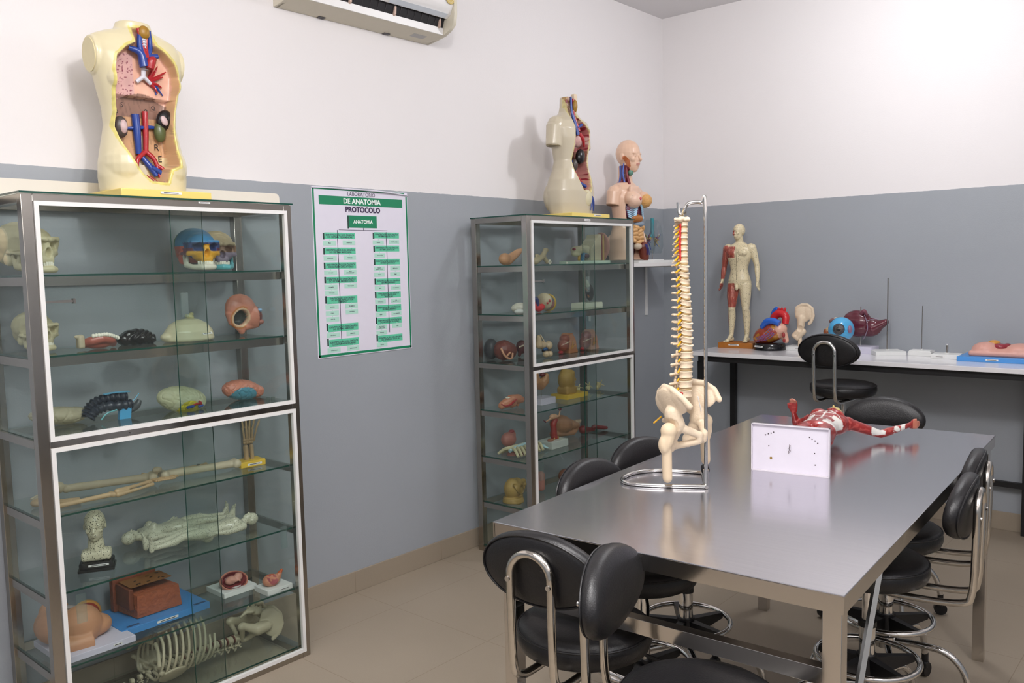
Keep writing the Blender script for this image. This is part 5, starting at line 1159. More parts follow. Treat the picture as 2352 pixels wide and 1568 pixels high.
baserod('empty_model_stand', 'white square base with the tallest bare steel rod on the bench', 1.605, -.165, (.17, .15), .425, .0036, .6)
baserod('empty_model_stand', 'small two layered white base with a medium thin rod on the bench', 1.785, -.125, (.125, .09), .255, .0022, 0, True)
t = baserod('empty_model_stand', 'white base with a short thick metal peg beside the blue base', 1.94, -.205, (.145, .12), .048, .0058, .1); sticker(t, (-.03, -.061, .013), .05, .006, 'y')
link('peg_tip', G().cyl((0, 0, .073), (0, 0, .080), .0045, n=12), WBASE, t)
def belly():
    t = thing('pelvic_floor_model', 'pink wavy skin model with dark red opening on a blue board at the right edge', 'anatomical model', (2.215, -.20, BH), 0.02)
    link('base', G().box((0, 0, .013), (.40, .24, .026), bev=.002), mat('blue bench base', '#4a90d4', 0.35, var=0.03), t); sticker(t, (-.03, -.121, .013), .06, .008, 'y')
    g = G().box((0.0, .01, .04), (.31, .17, .03), bev=.01).ell((-.08, .01, .055), (.075, .08, .045)).ell((.085, .01, .055), (.085, .08, .042)).ell((0, .01, .045), (.10, .08, .028))
    link('skin', remesh(g, .005, 6), mat('pink skin plastic', '#cf9a8c', 0.4), t)
    link('inner_red', remesh(G().ell((-.012, -.005, .075), (.040, .035, .020)).ell((.018, .01, .078), (.022, .03, .018)), .004, 3), mat('dark red tissue', '#8b2230', 0.25, coat=0.4), t)
    link('fat_layer', remesh(G().ell((-.050, .035, .092), (.032, .04, .016)), .004, 3), mat('ochre fat layer', '#c98f3f', 0.4), t)
belly()
# ------------------------------------------------------------------ contents of the near cabinet
def skull_mesh(voxel=.0028):
    """cranium with face, front -Y, resting plane z=0, no jaw"""
    g = G().ell((0, .030, .100), (.070, .088, .062)).ell((0, -.022, .095), (.058, .050, .050)).ell((0, .055, .070), (.058, .060, .045)).box((0, -.055, .062), (.062, .045, .045), bev=.012).ell((0, -.050, .070), (.050, .035, .040)).box((0, -.070, .043), (.045, .026, .026), bev=.008)
    for s in (-1, 1):
        g.chain([(s*.038, -.062, .064), (s*.058, -.045, .062), (s*.064, -.015, .064), (s*.062, .012, .066)], [.009, .008, .005, .006])
        g.cap((s*.052, -.058, .098), (s*.056, -.045, .070), .008, .008).cap((s*.008, -.080, .104), (s*.048, -.066, .106), .009, .008).ell((s*.052, .020, .045), (.014, .018, .020))
    me = remesh(g, voxel, 3)
    for s in (-1, 1): dent(me, (s*.028, -.078, .086), (.019, .032, .017), (0, 1, 0), .030, 3)
    dent(me, (0, -.086, .064), (.011, .03, .016), (0, 1, 0), .020, 3)
    for s in (-1, 1): dent(me, (s*.066, -.020, .088), (.022, .028, .026), (-s, 0, 0), .009, 2)
    return me
def jaw_mesh():
    g = G(); pts = [(-.052, .005, .055), (-.050, -.008, .022), (-.040, -.045, .014), (-.020, -.078, .013), (0, -.086, .014), (.020, -.078, .013), (.040, -.045, .014), (.050, -.008, .022), (.052, .005, .055)]
    g.chain(pts, [.006, .010, .010, .011, .012, .011, .010, .010, .006])
    for s in (-1, 1): g.cap((s*.050, -.012, .024), (s*.050, -.020, .056), .008, .005)
    return remesh(g, .0026, 3)
def teeth_mesh(z, up=True, n=12, w=1.0):
    g = G()
    for i in range(n):
        a = (i-(n-1)/2)/(n-1)*2.3; x = .030*math.sin(a)*w; y = -.050-.036*math.cos(a)*1.0
        g.box((x, y+.004, z), (.0062, .005, .011), (0, 0, -a*.8), .0015)
    return g
def skull(name, lab, loc, rz, colours, jawm, sc=1.0, jaw=True, grp='skull models'):
    t = thing(name, lab, 'skull', loc, rz, grp); t.scale = (sc,)*3
    me = skull_mesh(); co = getco(me); x, y, z = co.T
    link('cranium', paint(me, colours(x, y, z)), MATTB, t)
    link('upper_teeth', teeth_mesh(.031), TEETH, t)
    if jaw:
        j = link('jaw', jaw_mesh(), jawm, t); link('lower_teeth', teeth_mesh(.022, w=.97), TEETH, j)
    return t
def cream_c(x, y, z):
    c = fillc(len(x), '#c8bf9c'); 
    return c
def multi_c(x, y, z):
    c = fillc(len(x), '#3f86b8'); c[(y > .045)] = lin('#4d8a4a'); c[(z < .092) & (y > -.005)] = lin('#c95a48'); c[(z < .05) & (y > .03)] = lin('#7c2e2c')
    c[(y < -.005) & (z < .105)] = lin('#3a4a80'); c[(np.abs(x) > .045) & (y < .0) & (z < .085)] = lin('#6b3148')
    c[(y < -.045) & (z < .073)] = lin('#d69c1e'); c[(y < -.06) & (np.abs(x) < .012) & (z < .098) & (z > .066)] = lin('#d69c1e'); c[(y < -.02) & (z < .035)] = lin('#d69c1e')
    return c
def mauve_c(x, y, z):
    c = fillc(len(x), '#b9a988'); c[(y < -.03) & (z < .072)] = lin('#7f7384'); c[(y < -.04) & (z < .098) & (z > .074)] = lin('#94745e'); c[(y > .0) & (z < .06)] = lin('#8e6a56'); return c
S1z, S2z, S3z, S4z, S5z, S6z, S7z = S_H
skull('skull_model', 'cream skull at the left of the top shelf, partly behind the cabinet post', (.205, -4.305, S1z+.003), PI/2+.38, cream_c, mat('cream bone', '#c8bf9c', 0.4), 1.06)
skull('skull_model', 'multicoloured skull in blue, green, orange and yellow on the top shelf', (.215, -3.72, S1z+.003), PI/2-.08, multi_c, mat('white jaw', '#d8d3c2', 0.35), 1.0)
skull('skull_model', 'small beige and mauve skull with turquoise jaw behind the multicoloured skull', (.105, -3.575, S1z+.003), PI/2-.30, mauve_c, mat('turquoise jaw', '#5fb0b8', 0.35), .98)
skull('skull_model', 'cream half skull on the second shelf, mostly hidden by the cabinet post', (.14, -4.275, S2z+.003), PI/2+.2, cream_c, mat('cream bone', '#c8bf9c', 0.4), .82)
def jawset():
    t = thing('dental_arch_model', 'pink gum and teeth arch model on the second shelf of the near cabinet', 'teeth model', (.235, -4.115, S2z), PI/2+.05)
    g = G().chain([(-.045, .01, .020), (-.03, -.02, .030), (0, -.03, .036), (.035, -.02, .030), (.055, .01, .015)], [.016, .016, .016, .016, .014]).ell((.0, .0, .018), (.048, .028, .018))
    link('gum', remesh(g, .0028, 3), mat('gum pink', '#a85e50', 0.3, coat=.2), t)
    te = G()
    for i in range(11):
        a = i/10; x = -.030+.085*a; te.ell((x, -.040+.030*abs(a-.45)**1.5, .050-.034*max(0, a-.45)**1.3-.006*(.45-a if a < .45 else 0)), (.0062, .0065, .0075))
    link('teeth', te, TEETH, t)
    link('cut_bone', remesh(G().box((-.060, .0, .028), (.022, .03, .045), bev=.006).cap((-.075, 0, .046), (-.055, 0, .048), .005, .006), .003, 2), BONE2, t)
jawset()
def gyri(me, amp, sc, seed=0.0):
    co = getco(me); no = getno(me); n = nz(co, sc, seed); r = -np.exp(-(n/0.10)**2); co += no*(amp*r)[:, None]; setco(me, co); return n
def curl():
    me = remesh(G().ell((0, 0, .028), (.058, .040, .030)).ell((-.038, .0, .022), (.030, .034, .022)).ell((.045, .0, .02), (.022, .03, .022)), .0022, 2)
    co = getco(me); no = getno(me); w_ = np.sin(co[:, 0]*260+6*np.sin(co[:, 2]*70)); co += no*(0.0022*w_)[:, None]; setco(me, co)
    o = link('black_brain_slice', me, BLKO, None, (.19, -3.96, S2z-.002), (0, 0, PI/2)); tag(o, 'black ridged curl shaped model between the teeth and the cream dome', 'anatomical model')
curl()
def dome():
    t = thing('chest_plate_model', 'glossy cream half dome with a small broken piece on top, second shelf', 'anatomical model', (.235, -3.785, S2z), PI/2)
    g = G().lathe([(0, .002), (.090, .002), (.096, .008), (.090, .038), (.070, .064), (.040, .080), (0, .086)], 48, M=Matrix.Diagonal((1, .75, 1, 1))).ell((-.078, 0, .02), (.03, .03, .018))
    link('shell', remesh(g, .0032, 4), CREAM, t)
    link('broken_piece', remesh(G().box((.006, 0, .090), (.03, .02, .012), (.2, .3, .1), .003).box((.014, 0, .098), (.016, .012, .012), (.2, -.3, .5), .002), .0022, 1), mat('yellowish shard', '#b9b180', .5), t)
    sticker(t, (.042, -.060, .028), .05, .008, 'y', rot=(-.55, 0, .35))
dome()
def facecut():
    t = thing('head_section_model', 'salmon pink cut head model with a round opening at the right of the second shelf', 'anatomical model', (.185, -3.525, S2z+.0), PI/2)
    prof = []
    g = G().ell((-.010, 0, .105), (.068, .035, .060), (0, .35, 0)).ell((.035, 0, .075), (.050, .034, .046), (0, .7, 0)).cap((-.02, 0, .05), (-.01, 0, .018), .020, .014).cap((.0, 0, .035), (.055, 0, .045), .018, .020).cap((-.055, 0, .09), (-.052, 0, .055), .022, .014).cap((-.052, 0, .055), (-.015, 0, .022), .012, .010)
    me = remesh(g, .0028, 3); co = getco(me); no = getno(me); x, y, z = co.T
    c = fillc(len(co), '#c4806a'); d = np.hypot((x+.022)/.030, (z-.072)/.032)
    w_ = np.clip(1-d**4, 0, 1)*(y < .01)
    rim = (d > .92) & (d < 1.22) & (y < 0); c[rim] = lin('#d3b393'); c[(d > 1.22) & (d < 1.42) & (y < 0) & (x < -.0)] = lin('#b9713c')
    c[d < .9] = lin('#3f4442'); co[:, 1] += w_*.038; co[:, 1] = np.minimum(co[:, 1], .036)
    c[(x > .055) & (z > .06) & (z < .12)] = lin('#6e3c38'); c[(x > .078)] = lin('#cbb9a0'); c[(x > .060) & (x < .078) & (z < .055)] = lin('#62302f')
    setco(me, co); link('head', paint(me, c), vmat('salmon paint', .35, coat=.15), t)
    link('blue_sinus', G().ell((.062, -.018, .098), (.010, .016, .008)), mat('pale blue sinus', '#8fb3d6', .4), t)
    link('tongue', remesh(G().ell((.066, -.012, .050), (.016, .02, .012)), .003, 2), mat('dusty tongue', '#9b6458', .4), t)
facecut()
# third row
def brain_piece(name, lab, loc, rz, prim, colfn, m, amp=.003, sc=42, seed=0.0, voxel=.0024):
    t = thing(name, lab, 'brain model', loc, rz, None)
    me = remesh(prim, voxel, 2); gyri(me, amp, sc, seed); co = getco(me); n = nz(co, sc, seed)
    link('lobes', paint(me, colfn(co, n)), m, t); return t
def bl(co, n): c = fillc(len(co), '#b5ad92'); return c
brain_piece('brain_half_model', 'smooth cream half brain lying at the left end of the shelf above the middle rail', (.13, -4.22, S3z), PI/2+.1, G().ell((0, 0, .034), (.100, .05, .032), (0, .12, 0)).ell((.05, 0, .03), (.05, .04, .028)), bl, MATTB, .0022, 30, 3.0)
def pan():
    t = thing('colon_model', 'dark navy folded colon model with pale blue bands beside the cream brain', 'anatomical model', (.165, -4.055, S3z), PI/2)
    g = G(); c = bez([(-.085, 0, .020), (-.078, 0, .045), (-.05, 0, .068), (0, 0, .076), (.055, -.002, .074)], 60)
    g.tube(c, [.0175+.0028*math.sin(i*1.25) for i in range(len(c))], 14)
    c = bez([(-.085, -.02, .018), (-.065, -.022, .040), (-.03, -.026, .052), (.03, -.026, .048), (.060, -.02, .048)], 50)
    g.tube(c, [.0165+.0025*math.sin(i*1.2) for i in range(len(c))], 14)
    link('colon', g, mat('dark navy colon', '#232a38', .3, var=.15), t)
    g = G()
    for k in (-.007, 0, .007): ctube(g, [(-.025, k-.004, .092), (.01, k-.004, .0945), (.065, k-.004, .092)], .0022, 14, 6)
    link('band', g, mat('pale blue band', '#69b3d9', .35), t)
    link('band', ctube(G(), [(-.055, -.042, .010), (-.035, -.044, .030), (0, -.044, .038)], .0030, 14, 6), mat('teal band', '#64a9b0', .35), t)
    link('blue_stem', G().prism([(.012, 0), (.052, 0), (.058, .050), (.018, .050)], .018, 'y', -.035), mat('bright blue stem', '#4b9dcc', .3), t)
    link('side_loop', ctube(G(), [(.055, .01, .02), (.095, .012, .035), (.108, .01, .055)], [.016, .014, .008]), mat('smoky grey tissue', '#4e5357', .35), t)
    link('vein', ctube(G(), [(.055, -.01, .048), (.08, -.01, .062), (.098, -.01, .082)], .0018, 10, 6), mat('pale blue band', '#69b3d9', .35), t)
pan()
def by(co, n):
    c = fillc(len(co), '#b9b998'); x, y, z = co.T; d = np.hypot((x-.012)/.052, (z-.0)/.045)
    c[(y < -.012) & (d < 1.25)] = lin('#c3c4a6'); c[(y < -.012) & (d < .8)] = lin('#cfc03c'); return c
t = brain_piece('brain_half_model', 'pale half brain with yellow centre and red blue vessels on the same shelf', (.185, -3.80, S3z), PI/2, G().ell((0, 0, .040), (.100, .042, .050), (0, .22, 0)).ell((.045, 0, .03), (.052, .036, .036), (0, .3, 0)), by, MATTB, .0022, 40, 8.0)
g = G(); 
for i in range(5): ctube(g, [(.010+.008*i, -.036, .012+.002*i), (.030+.006*i, -.046, .022), (.055-.003*i, -.044, .016+.004*i)], .0028, 8, 6)
link('red_vessels', g, REDV, t); link('blue_vessels', G().cap((.0, -.042, .012), (.02, -.044, .014), .006, .005).cap((.045, -.044, .010), (.058, -.042, .012), .006, .005), BLUEV, t)
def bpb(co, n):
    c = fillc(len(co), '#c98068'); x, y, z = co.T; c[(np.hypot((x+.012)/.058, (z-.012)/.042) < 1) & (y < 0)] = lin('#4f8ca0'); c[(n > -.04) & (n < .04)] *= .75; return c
me = remesh(G().ell((-.005, 0, .040), (.088, .040, .042), (0, .16, 0)).ell((.06, 0, .026), (.035, .03, .026)), .0024, 2); gyri(me, .0024, 48, 5.0); co = getco(me); n = nz(co, 48, 5.0)
t = thing('brain_half_model', 'salmon half brain with a blue inner face at the right end of the shelf', 'brain model', (.155, -3.525, S3z), PI/2); link('lobes', paint(me, bpb(co, n)), vmat('salmon paint', .35, coat=.15), t)
VG = glass_mat('small vial glass', (.80, .83, .82), 1.0, .10)
for i, (dx, dy) in enumerate(((.330, -3.523), (.333, -3.503))):
    o = link('glass_vial', G().lathe([(.0, 0), (.0075, 0), (.0085, .004), (.0085, .022), (.0065, .0225), (.006, .004), (.0, .003)], 20), VG, None, (dx, dy, S3z)); tag(o, ['small clear glass vial on the left, beside the salmon half brain', 'small clear glass vial on the right, beside the salmon half brain'][i], 'vial', 'glass vials')
# fourth row: hand and long bones
def hand_bones(g, P, s=1.0, flat=False):
    """P maps (across, along, out) to a point; wrist at along=0"""
    for i in range(4):
        for j in range(2): g.ell(P((i-1.5)*.0125*s, (.006+.012*j)*s, 0), .0085*s, n=10)
    for k in range(4):
        x0 = (k-1.5)*.013*s; sp = 1+.30*0
        L = [.055, .038, .024, .017]; y = .026*s; x = x0
        for q, l in enumerate(L):
            l *= s*(1.0, 1.06, 1.0, .86)[k]; x1 = x+(k-1.5)*.0035*s; o0 = .004*q*s*(1 if not flat else 0)
            g.cap(P(x, y, -o0), P(x1, y+l-.006*s, -o0-.003*s*(not flat)), (.0055, .005, .0042, .0035)[q]*s, (.0050, .0042, .0036, .0028)[q]*s, 8); g.ell(P(x1, y+l-.004*s, -o0), (.0062, .0056, .0046, .0036)[q]*s, n=8); y += l; x = x1
    x, y = .030*s, .012*s
    for q, l in enumerate((.040, .030, .022)): g.cap(P(x, y, 0), P(x+.010*s, y+l*s, 0), .0055*s, .0045*s, 8); x += .011*s; y += l*s
def handm():
    t = thing('hand_skeleton_model', 'upright tan hand skeleton on a yellow base at the right of its shelf', 'bone model', (.225, -3.555, S4z), PI/2-.1)
    link('base', G().box((0, 0, .012), (.105, .075, .024), bev=.003), YEL, t); sticker(t, (.005, -.038, .011), .06, .008, 'y')
    g = G(); g.cap((-.010, 0, .02), (-.012, 0, .075), .0085, .0105).cap((.014, 0, .02), (.012, 0, .075), .0075, .0085)
    hand_bones(g, lambda a, b, c: (-.0+a, c, .088+b), .82); link('bones', g, BONE3, t)
handm()
def P2(x0, y0, x1, y1, z, r0=.010, r1=.010): return [(x0, y0, z), (x1, y1, z)]
def longbone(g, a, b, r, e0, e1):
    a, b = Vector(a), Vector(b); d = (b-a).normalized(); n_ = d.cross(Vector((0, 0, 1))).normalized()
    g.chain([a, a.lerp(b, .12), a.lerp(b, .5), a.lerp(b, .88), b], [e0*.7, r*1.1, r, r*1.15, e1*.7])
    for s in (-1, 1): g.ell(a+n_*s*e0*.55, e0*.75, n=12); g.ell(b+n_*s*e1*.55, e1*.75, n=12)
def legbones():
    t = thing('leg_skeleton_model', 'long pale leg skeleton lying across the shelf with its foot to the left', 'bone model', (.17, -3.97, S4z+.022), 0)
    def L(y, x=0.0, z=0.0): return (x, y, z)
    g = G(); longbone(g, L(.350, .062, .0), L(.075, .03, .004), .0140, .024, .023); link('thigh_bone', remesh(g, .0032, 2), mat('bright bone', '#c9bda3', .4, var=.05), t)
    link('knee_cap', remesh(G().ell((.032, .050, .028), (.014, .018, .012)), .003, 1), BONE2, t)
    g = G(); longbone(g, L(.035, .02, .004), L(-.235, -.06, .004), .0135, .024, .018); g.chain([(.0, .03, .0), (-.05, -.10, .0), (-.075, -.235, 0)], [.008, .005, .009]); link('shin_bones', remesh(g, .0032, 2), BONE2, t)
    g = G().ell((-.065, -.262, .012), (.022, .026, .022)).ell((-.085, -.285, .008), (.018, .026, .018)).ell((-.05, -.30, .018), (.02, .026, .016))
    for k in range(4): g.cap((-.06+.014*k, -.285, .014), (-.052+.018*k, -.352, -.006), .006, .004)
    link('foot_bones', remesh(g, .003, 1), BONE2, t)
    # upper leg of the second limb behind
    s_ = thing('arm_skeleton_model', 'tan arm skeleton in front of the leg skeleton, hand pointing right', 'bone model', (.255, -4.12, S4z+.014), 0)
    g = G(); longbone(g, (.040, -.20, .004), (.035, -.005, .004), .008, .014, .014); link('upper_arm_bone', remesh(g, .003, 2), BONE3, s_)
    g = G(); g.chain([(.030, .015, .008), (.0, .10, .008), (-.02, .155, .006)], [.011, .006, .009]).chain([(.045, .01, .0), (.022, .10, .0), (.0, .155, 0)], [.009, .005, .007]); link('forearm_bones', remesh(g, .0028, 2), BONE3, s_)
    g = G(); d = Vector((-.17, 1, 0)).normalized(); a_ = Vector((1, .17, 0)).normalized(); o_ = Vector((-.015, .165, .008))
    hand_bones(g, lambda a, b, c: tuple(o_+a_*a+d*b+Vector((0, 0, c))), .62, True); link('hand_bones', g, mat('sandy bone', '#b99a72', .5), s_)
    u = thing('forearm_skeleton_model', 'thin brown forearm bones lying behind the pale leg skeleton', 'bone model', (.085, -3.79, S4z+.008), 0)
    link('radius_bone', G().cap((-.004, -.12, .0), (.01, .12, .0), .006, .0045, 10).ell((-.004, -.125, .002), .011).ell((.01, .12, 0), .008), BONE3, u); link('ulna_bone', G().cap((.012, -.10, .0), (.022, .10, .0), .0045, .004, 10).ell((.022, .105, 0), .007), BONE3, u)
    link('hinge', G().box((.004, -.055, .006), (.012, .012, .008), bev=.002).box((.016, .085, .004), (.010, .010, .008), bev=.002), mat('dark hinge', '#55504a', .4, .5), u)
    v = thing('foot_skeleton_model', 'tan foot bones at the left end beneath the leg skeleton', 'bone model', (.23, -4.275, S4z+.010), 0)
    g = G()
    for k in range(5): g.cap((-.05+.010*k, -.035, .0), (-.02+.012*k, .045-.004*k, 0), .006, .005).cap((-.02+.012*k, .048-.004*k, 0), (-.016+.013*k, .070-.004*k, -.002), .0048, .004)
    g.ell((-.045, -.05, .006), (.022, .022, .014)); link('bones', g, BONE3, v)
legbones()
# sixth shelf
def skinblock():
    t = thing('skin_block_model', 'large brown skin cross section block on a bright blue board', 'skin model', (.145, -3.945, S6z), PI/2)
    link('base', G().box((.0, -.005, .0125), (.335, .235, .025), bev=.002), BLUEB, t); sticker(t, (.0, -.1235, .013), .08, .008, 'y')
    for x in (-.12, .135): link('sticker', G().box((x, -.105, .0256), (.045, .012, .0008)), mat('navy sticker', '#27466e', .5), t)
    g = G().prism([(-.085, .0), (-.060, .135), (.060, .135), (.060, .085), (.085, .0)], .01, 'y', .085)
    f = G(); vs = {}
    P = lambda x, y, z: f.b.verts.new((x, y, z))
    a = [P(-.085, -.062, .0), P(.085, -.062, .0), (P(.072, -.070, .085)), P(-.085, -.070, .085)]
    b = [P(-.100, .075, .0), P(.075, .075, .0), P(.062, .062, .085), P(-.102, .062, .085)]
    fb = f.b.faces; fb.new(a); fb.new(b[::-1])
    for i in range(4): fb.new((a[i], b[i], b[(i+1) % 4], a[(i+1) % 4]))
    m_ = mat('brown dermis', '#a85a3a', .5, var=.10, nscale=45, bump=.9, bscale=55)
    blk = link('front_block', f, m_, t, (.0, -.005, .028))
    link('back_slab', G().bb((-.115, .055, .028), (.050, .085, .150), bev=.004), mat('dark brown skin slab', '#8a4228', .5, var=.15, nscale=30, bump=.6, bscale=70), t)
    link('side_layer', G().bb((-.106, -.05, .030), (-.088, .06, .108), bev=.004), mat('layered brown side', '#6e3520', .5, var=.4, nscale=60), blk)
    h = G()
    random.seed(4)
    for i in range(11): h.cyl((random.uniform(-.075, .05), random.uniform(-.04, .045), .1125), (random.uniform(-.075, .05)*0+random.uniform(-.07, .05), random.uniform(-.04, .045), .1135), .004) if False else h.box((random.uniform(-.085, .05), random.uniform(-.035, .05), .1135), (.012, .006, .001), (0, 0, random.uniform(0, 3)))
    link('pore', h, mat('dark pore', '#2e1710', .6), blk)
    link('top_layer', G().bb((-.096, -.045, .112), (.060, .055, .1130)), mat('ochre top layer', '#8d5a2c', .5, var=.15), blk)
skinblock()
def foetus():
    t = thing('foetus_model', 'foetus in the womb section on a wide white base', 'anatomical model', (.165, -3.625, S6z), PI/2)
    link('base', G().box((0, 0, .010), (.145, .135, .020), bev=.002), WBASE, t)
    g = G().lathe([(0, 0), (.040, .001), (.056, .014), (.060, .030), (.054, .030), (.045, .016), (0, .010)], 40, M=Matrix.Translation((.0, .0, .022)) @ Matrix.Rotation(.75, 4, 'X') @ Matrix.Diagonal((1, .72, 1, 1)))
    link('womb', g, mat('womb pink', '#b3705c', .3, coat=.2), t)
    link('lining', G().lathe([(0, .010), (.045, .0165), (.0535, .0302), (.0505, .030), (.042, .018), (0, .012)], 40, M=Matrix.Translation((.0, .0, .0225)) @ Matrix.Rotation(.75, 4, 'X') @ Matrix.Diagonal((.97, .69, 1.02, 1))), mat('dark red lining', '#7a2b30', .3), t)
    link('foetus', remesh(G().ell((.020, -.018, .052), (.018, .015, .017)).ell((-.012, -.018, .046), (.026, .015, .017)).cap((-.02, -.028, .052), (.004, -.032, .044), .006, .005).cap((.01, -.03, .048), (.018, -.034, .04), .004, .004), .0026, 2), mat('foetus skin', '#cf9484', .35), t)
foetus()
def uterus():
    t = thing('uterus_model', 'small embryo in a womb cup on a small white base at the right end', 'anatomical model', (.300, -3.520, S6z), PI/2)
    link('base', G().box((0, 0, .011), (.115, .095, .022), bev=.002), WBASE, t); sticker(t, (.02, -.0485, .011), .05, .006, 'y')
    me = remesh(G().ell((-.01, 0, .042), (.036, .030, .024)).cap((.02, 0, .045), (.040, 0, .070), .014, .006), .0026, 2); dent(me, (-.012, -.02, .06), (.026, .03, .026), (0, .5, -1), .012)
    co = getco(me); n = nz(co, 70, 1); c = fillc(len(co), '#c28266'); c[(np.hypot(co[:, 0]+.012, co[:, 2]-.05) < .02) & (n > 0)] = lin('#9c4a50'); c[co[:, 2] > .062] = lin('#b5501f')
    link('womb', paint(me, c), MATTB, t)
uterus()
def gluteal():
    t = thing('buttock_model', 'skin coloured buttock model with exposed red muscle on a lilac base', 'anatomical model', (.195, -4.235, S6z), PI/2)
    link('base', G().box((.02, -.015, .011), (.245, .24, .022), bev=.002), LBASE, t); sticker(t, (.08, -.1355, .011), .03, .007, 'y')
    g = G().ell((-.062, .02, .085), (.062, .075, .062), (0, .2, 0)).ell((.005, -.030, .075), (.070, .058, .072)).ell((.055, -.01, .055), (.060, .055, .038)).cyl((-.06, -.07, .03), (.02, -.075, .03), .030, .036).ell((-.05, .05, .12), (.05, .03, .05))
    link('skin', remesh(g, .004, 5), mat('buttock skin', '#c08a68', .5), t)
    link('fat_rim', remesh(G().ell((.052, .040, .082), (.052, .030, .050), (0, .35, 0)), .0035, 3), mat('ochre fat rim', '#b98240', .4), t)
    link('red_muscle', remesh(G().ell((.047, .022, .088), (.043, .028, .040), (0, .35, 0)), .0035, 2), mat('exposed red muscle', '#8c2a20', .35, var=.35, nscale=90), t)
    link('fascia', remesh(G().cap((-.03, .03, .135), (.03, .015, .115), .010, .008), .003, 2), mat('grey fascia', '#9b9190', .4), t)
gluteal()
# lowest shelf: torso skeleton
def skel():
    t = thing('torso_skeleton_model', 'ivory torso skeleton with ribs and pelvis lying on the cabinet bottom', 'bone model', (.185, -3.83, S7z+.003), 0)
    M_ = mat('ivory skeleton', '#b3aa90', .4, var=.06); pr = vert_bm(.015, .017, .9, .012, .6)
    # spine along +y from neck (-.30) to sacrum (+.22); up is +z; spine rests low at the back
    def sy(f): return -.36+.60*f
    def sz(f): return .035+.020*math.sin(f*PI)
    def sx(f): return .035-.05*f
    for i in range(19):
        f = i/19; sc = .55+.55*f
        v = link('vertebra', pr, M_, t, (sx(f), sy(f), sz(f)), (PI/2, 0, PI) if False else (-PI/2, 0, 0), sc*1.15)
        if i > 9: link('disc', G().cyl((0, -.002, 0), (0, .002, 0), .0165*sc, n=16), mat('dark red disc', '#6a3a32', .4), t, (sx(f), sy(f)+.016, sz(f)))
    for i in range(10):
        f = .30+.038*i; y0 = sy(f); W_ = .085+.035*math.sin((i+1)/10*PI*.8); H_ = .125+.035*math.sin((i+1)/10*PI*.85)
        if i > 7: H_ *= .72
        for s in (-1, 1):
            q = [(sx(f)+s*.012, y0, sz(f)+.004), (sx(f)+s*W_*.75, y0+.006, sz(f)-.012+.01), (sx(f)+s*W_, y0+.022, sz(f)+H_*.42), (sx(f)+s*W_*.72, y0+.040, sz(f)+H_*.82), (sx(f)+s*W_*.30, y0+.050, sz(f)+H_*.98)]
            if s > 0 and i > 0: q = q[:5]
            g = G(); c = bez(q[:(5 if i < 8 else 4)], 28); g.tube(c, [.0052]*len(c), 8); link('rib', g, M_, t)
    link('breastbone', G().box((sx(.4), sy(.42), sz(.5)+.140), (.035, .05, .009), (.1, 0, 0), .004).box((sx(.45), sy(.55), sz(.5)+.150), (.026, .11, .009), (0, 0, 0), .004), M_, t)
    g = G()
    for s in (-1, 1): ctube(g, [(sx(.3)+s*.015, sy(.36), .155), (sx(.3)+s*.07, sy(.33), .150), (sx(.3)+s*.125, sy(.29), .115)], [.008, .006, .0075], 14, 10)
    link('collar_bones', g, M_, t)
    for s in (-1, 1): link('shoulder_blade', remesh(G().ell((sx(.35)+s*.090, sy(.40), .055), (.008, .055, .040), (0, s*.7, 0)).cap((sx(.3)+s*.11, sy(.31), .085), (sx(.35)+s*.07, sy(.38), .05), .009, .006), .0035, 2), M_, t)
    pg = G(); sacrum(pg, .92, (0, 0, 0)); 
    for s in (-1, 1): ilium(pg, s, .95, (0, 0, 0))
    me = remesh(pg, .0032, 3)
    # pelvis local: z up, front -y -> lying: up(z) -> -y world, front(-y) -> +z world
    link('pelvis', me, M_, t, (sx(1)+.0, sy(1)+.035, .075), (PI/2, 0, PI))
skel()

# ------------------------------------------------------------------ contents of the far cabinet
def hipbits():
    t = thing('hip_joint_model', 'peach hip bone piece on the top shelf of the far cabinet, at the left', 'bone model', (.20, -1.915, S1z), PI/2)
    link('bone', remesh(G().ell((-.045, 0, .034), (.038, .03, .032)).cap((-.02, 0, .028), (.070, 0, .072), .028, .018).cap((.06, 0, .07), (.095, 0, .082), .018, .010), .0034, 4), mat('peach bone', '#c9956e', .45), t)
    u = thing('vertebra_model', 'large cream neck bone with a ring opening beside the peach hip bone', 'bone model', (.22, -1.675, S1z), PI/2)
    link('bone', remesh(G().cap((-.05, 0, .02), (.01, 0, .045), .020, .016).cap((.01, 0, .045), (.035, 0, .075), .016, .014).ell((.040, 0, .080), (.018, .016, .014)).cap((.015, 0, .05), (.050, 0, .015), .014, .012).cap((-.04, 0, .05), (-.01, 0, .035), .012, .012), .0032, 2), mat('aged bone', '#b3a585', .45), u)
    link('ring', G().tube([(.060+.009*math.cos(q), -.012, .014+.010*math.sin(q)) for q in np.linspace(0, 2*PI, 21)[:-1]], .0042, 8, True), TEETH, u)
hipbits()
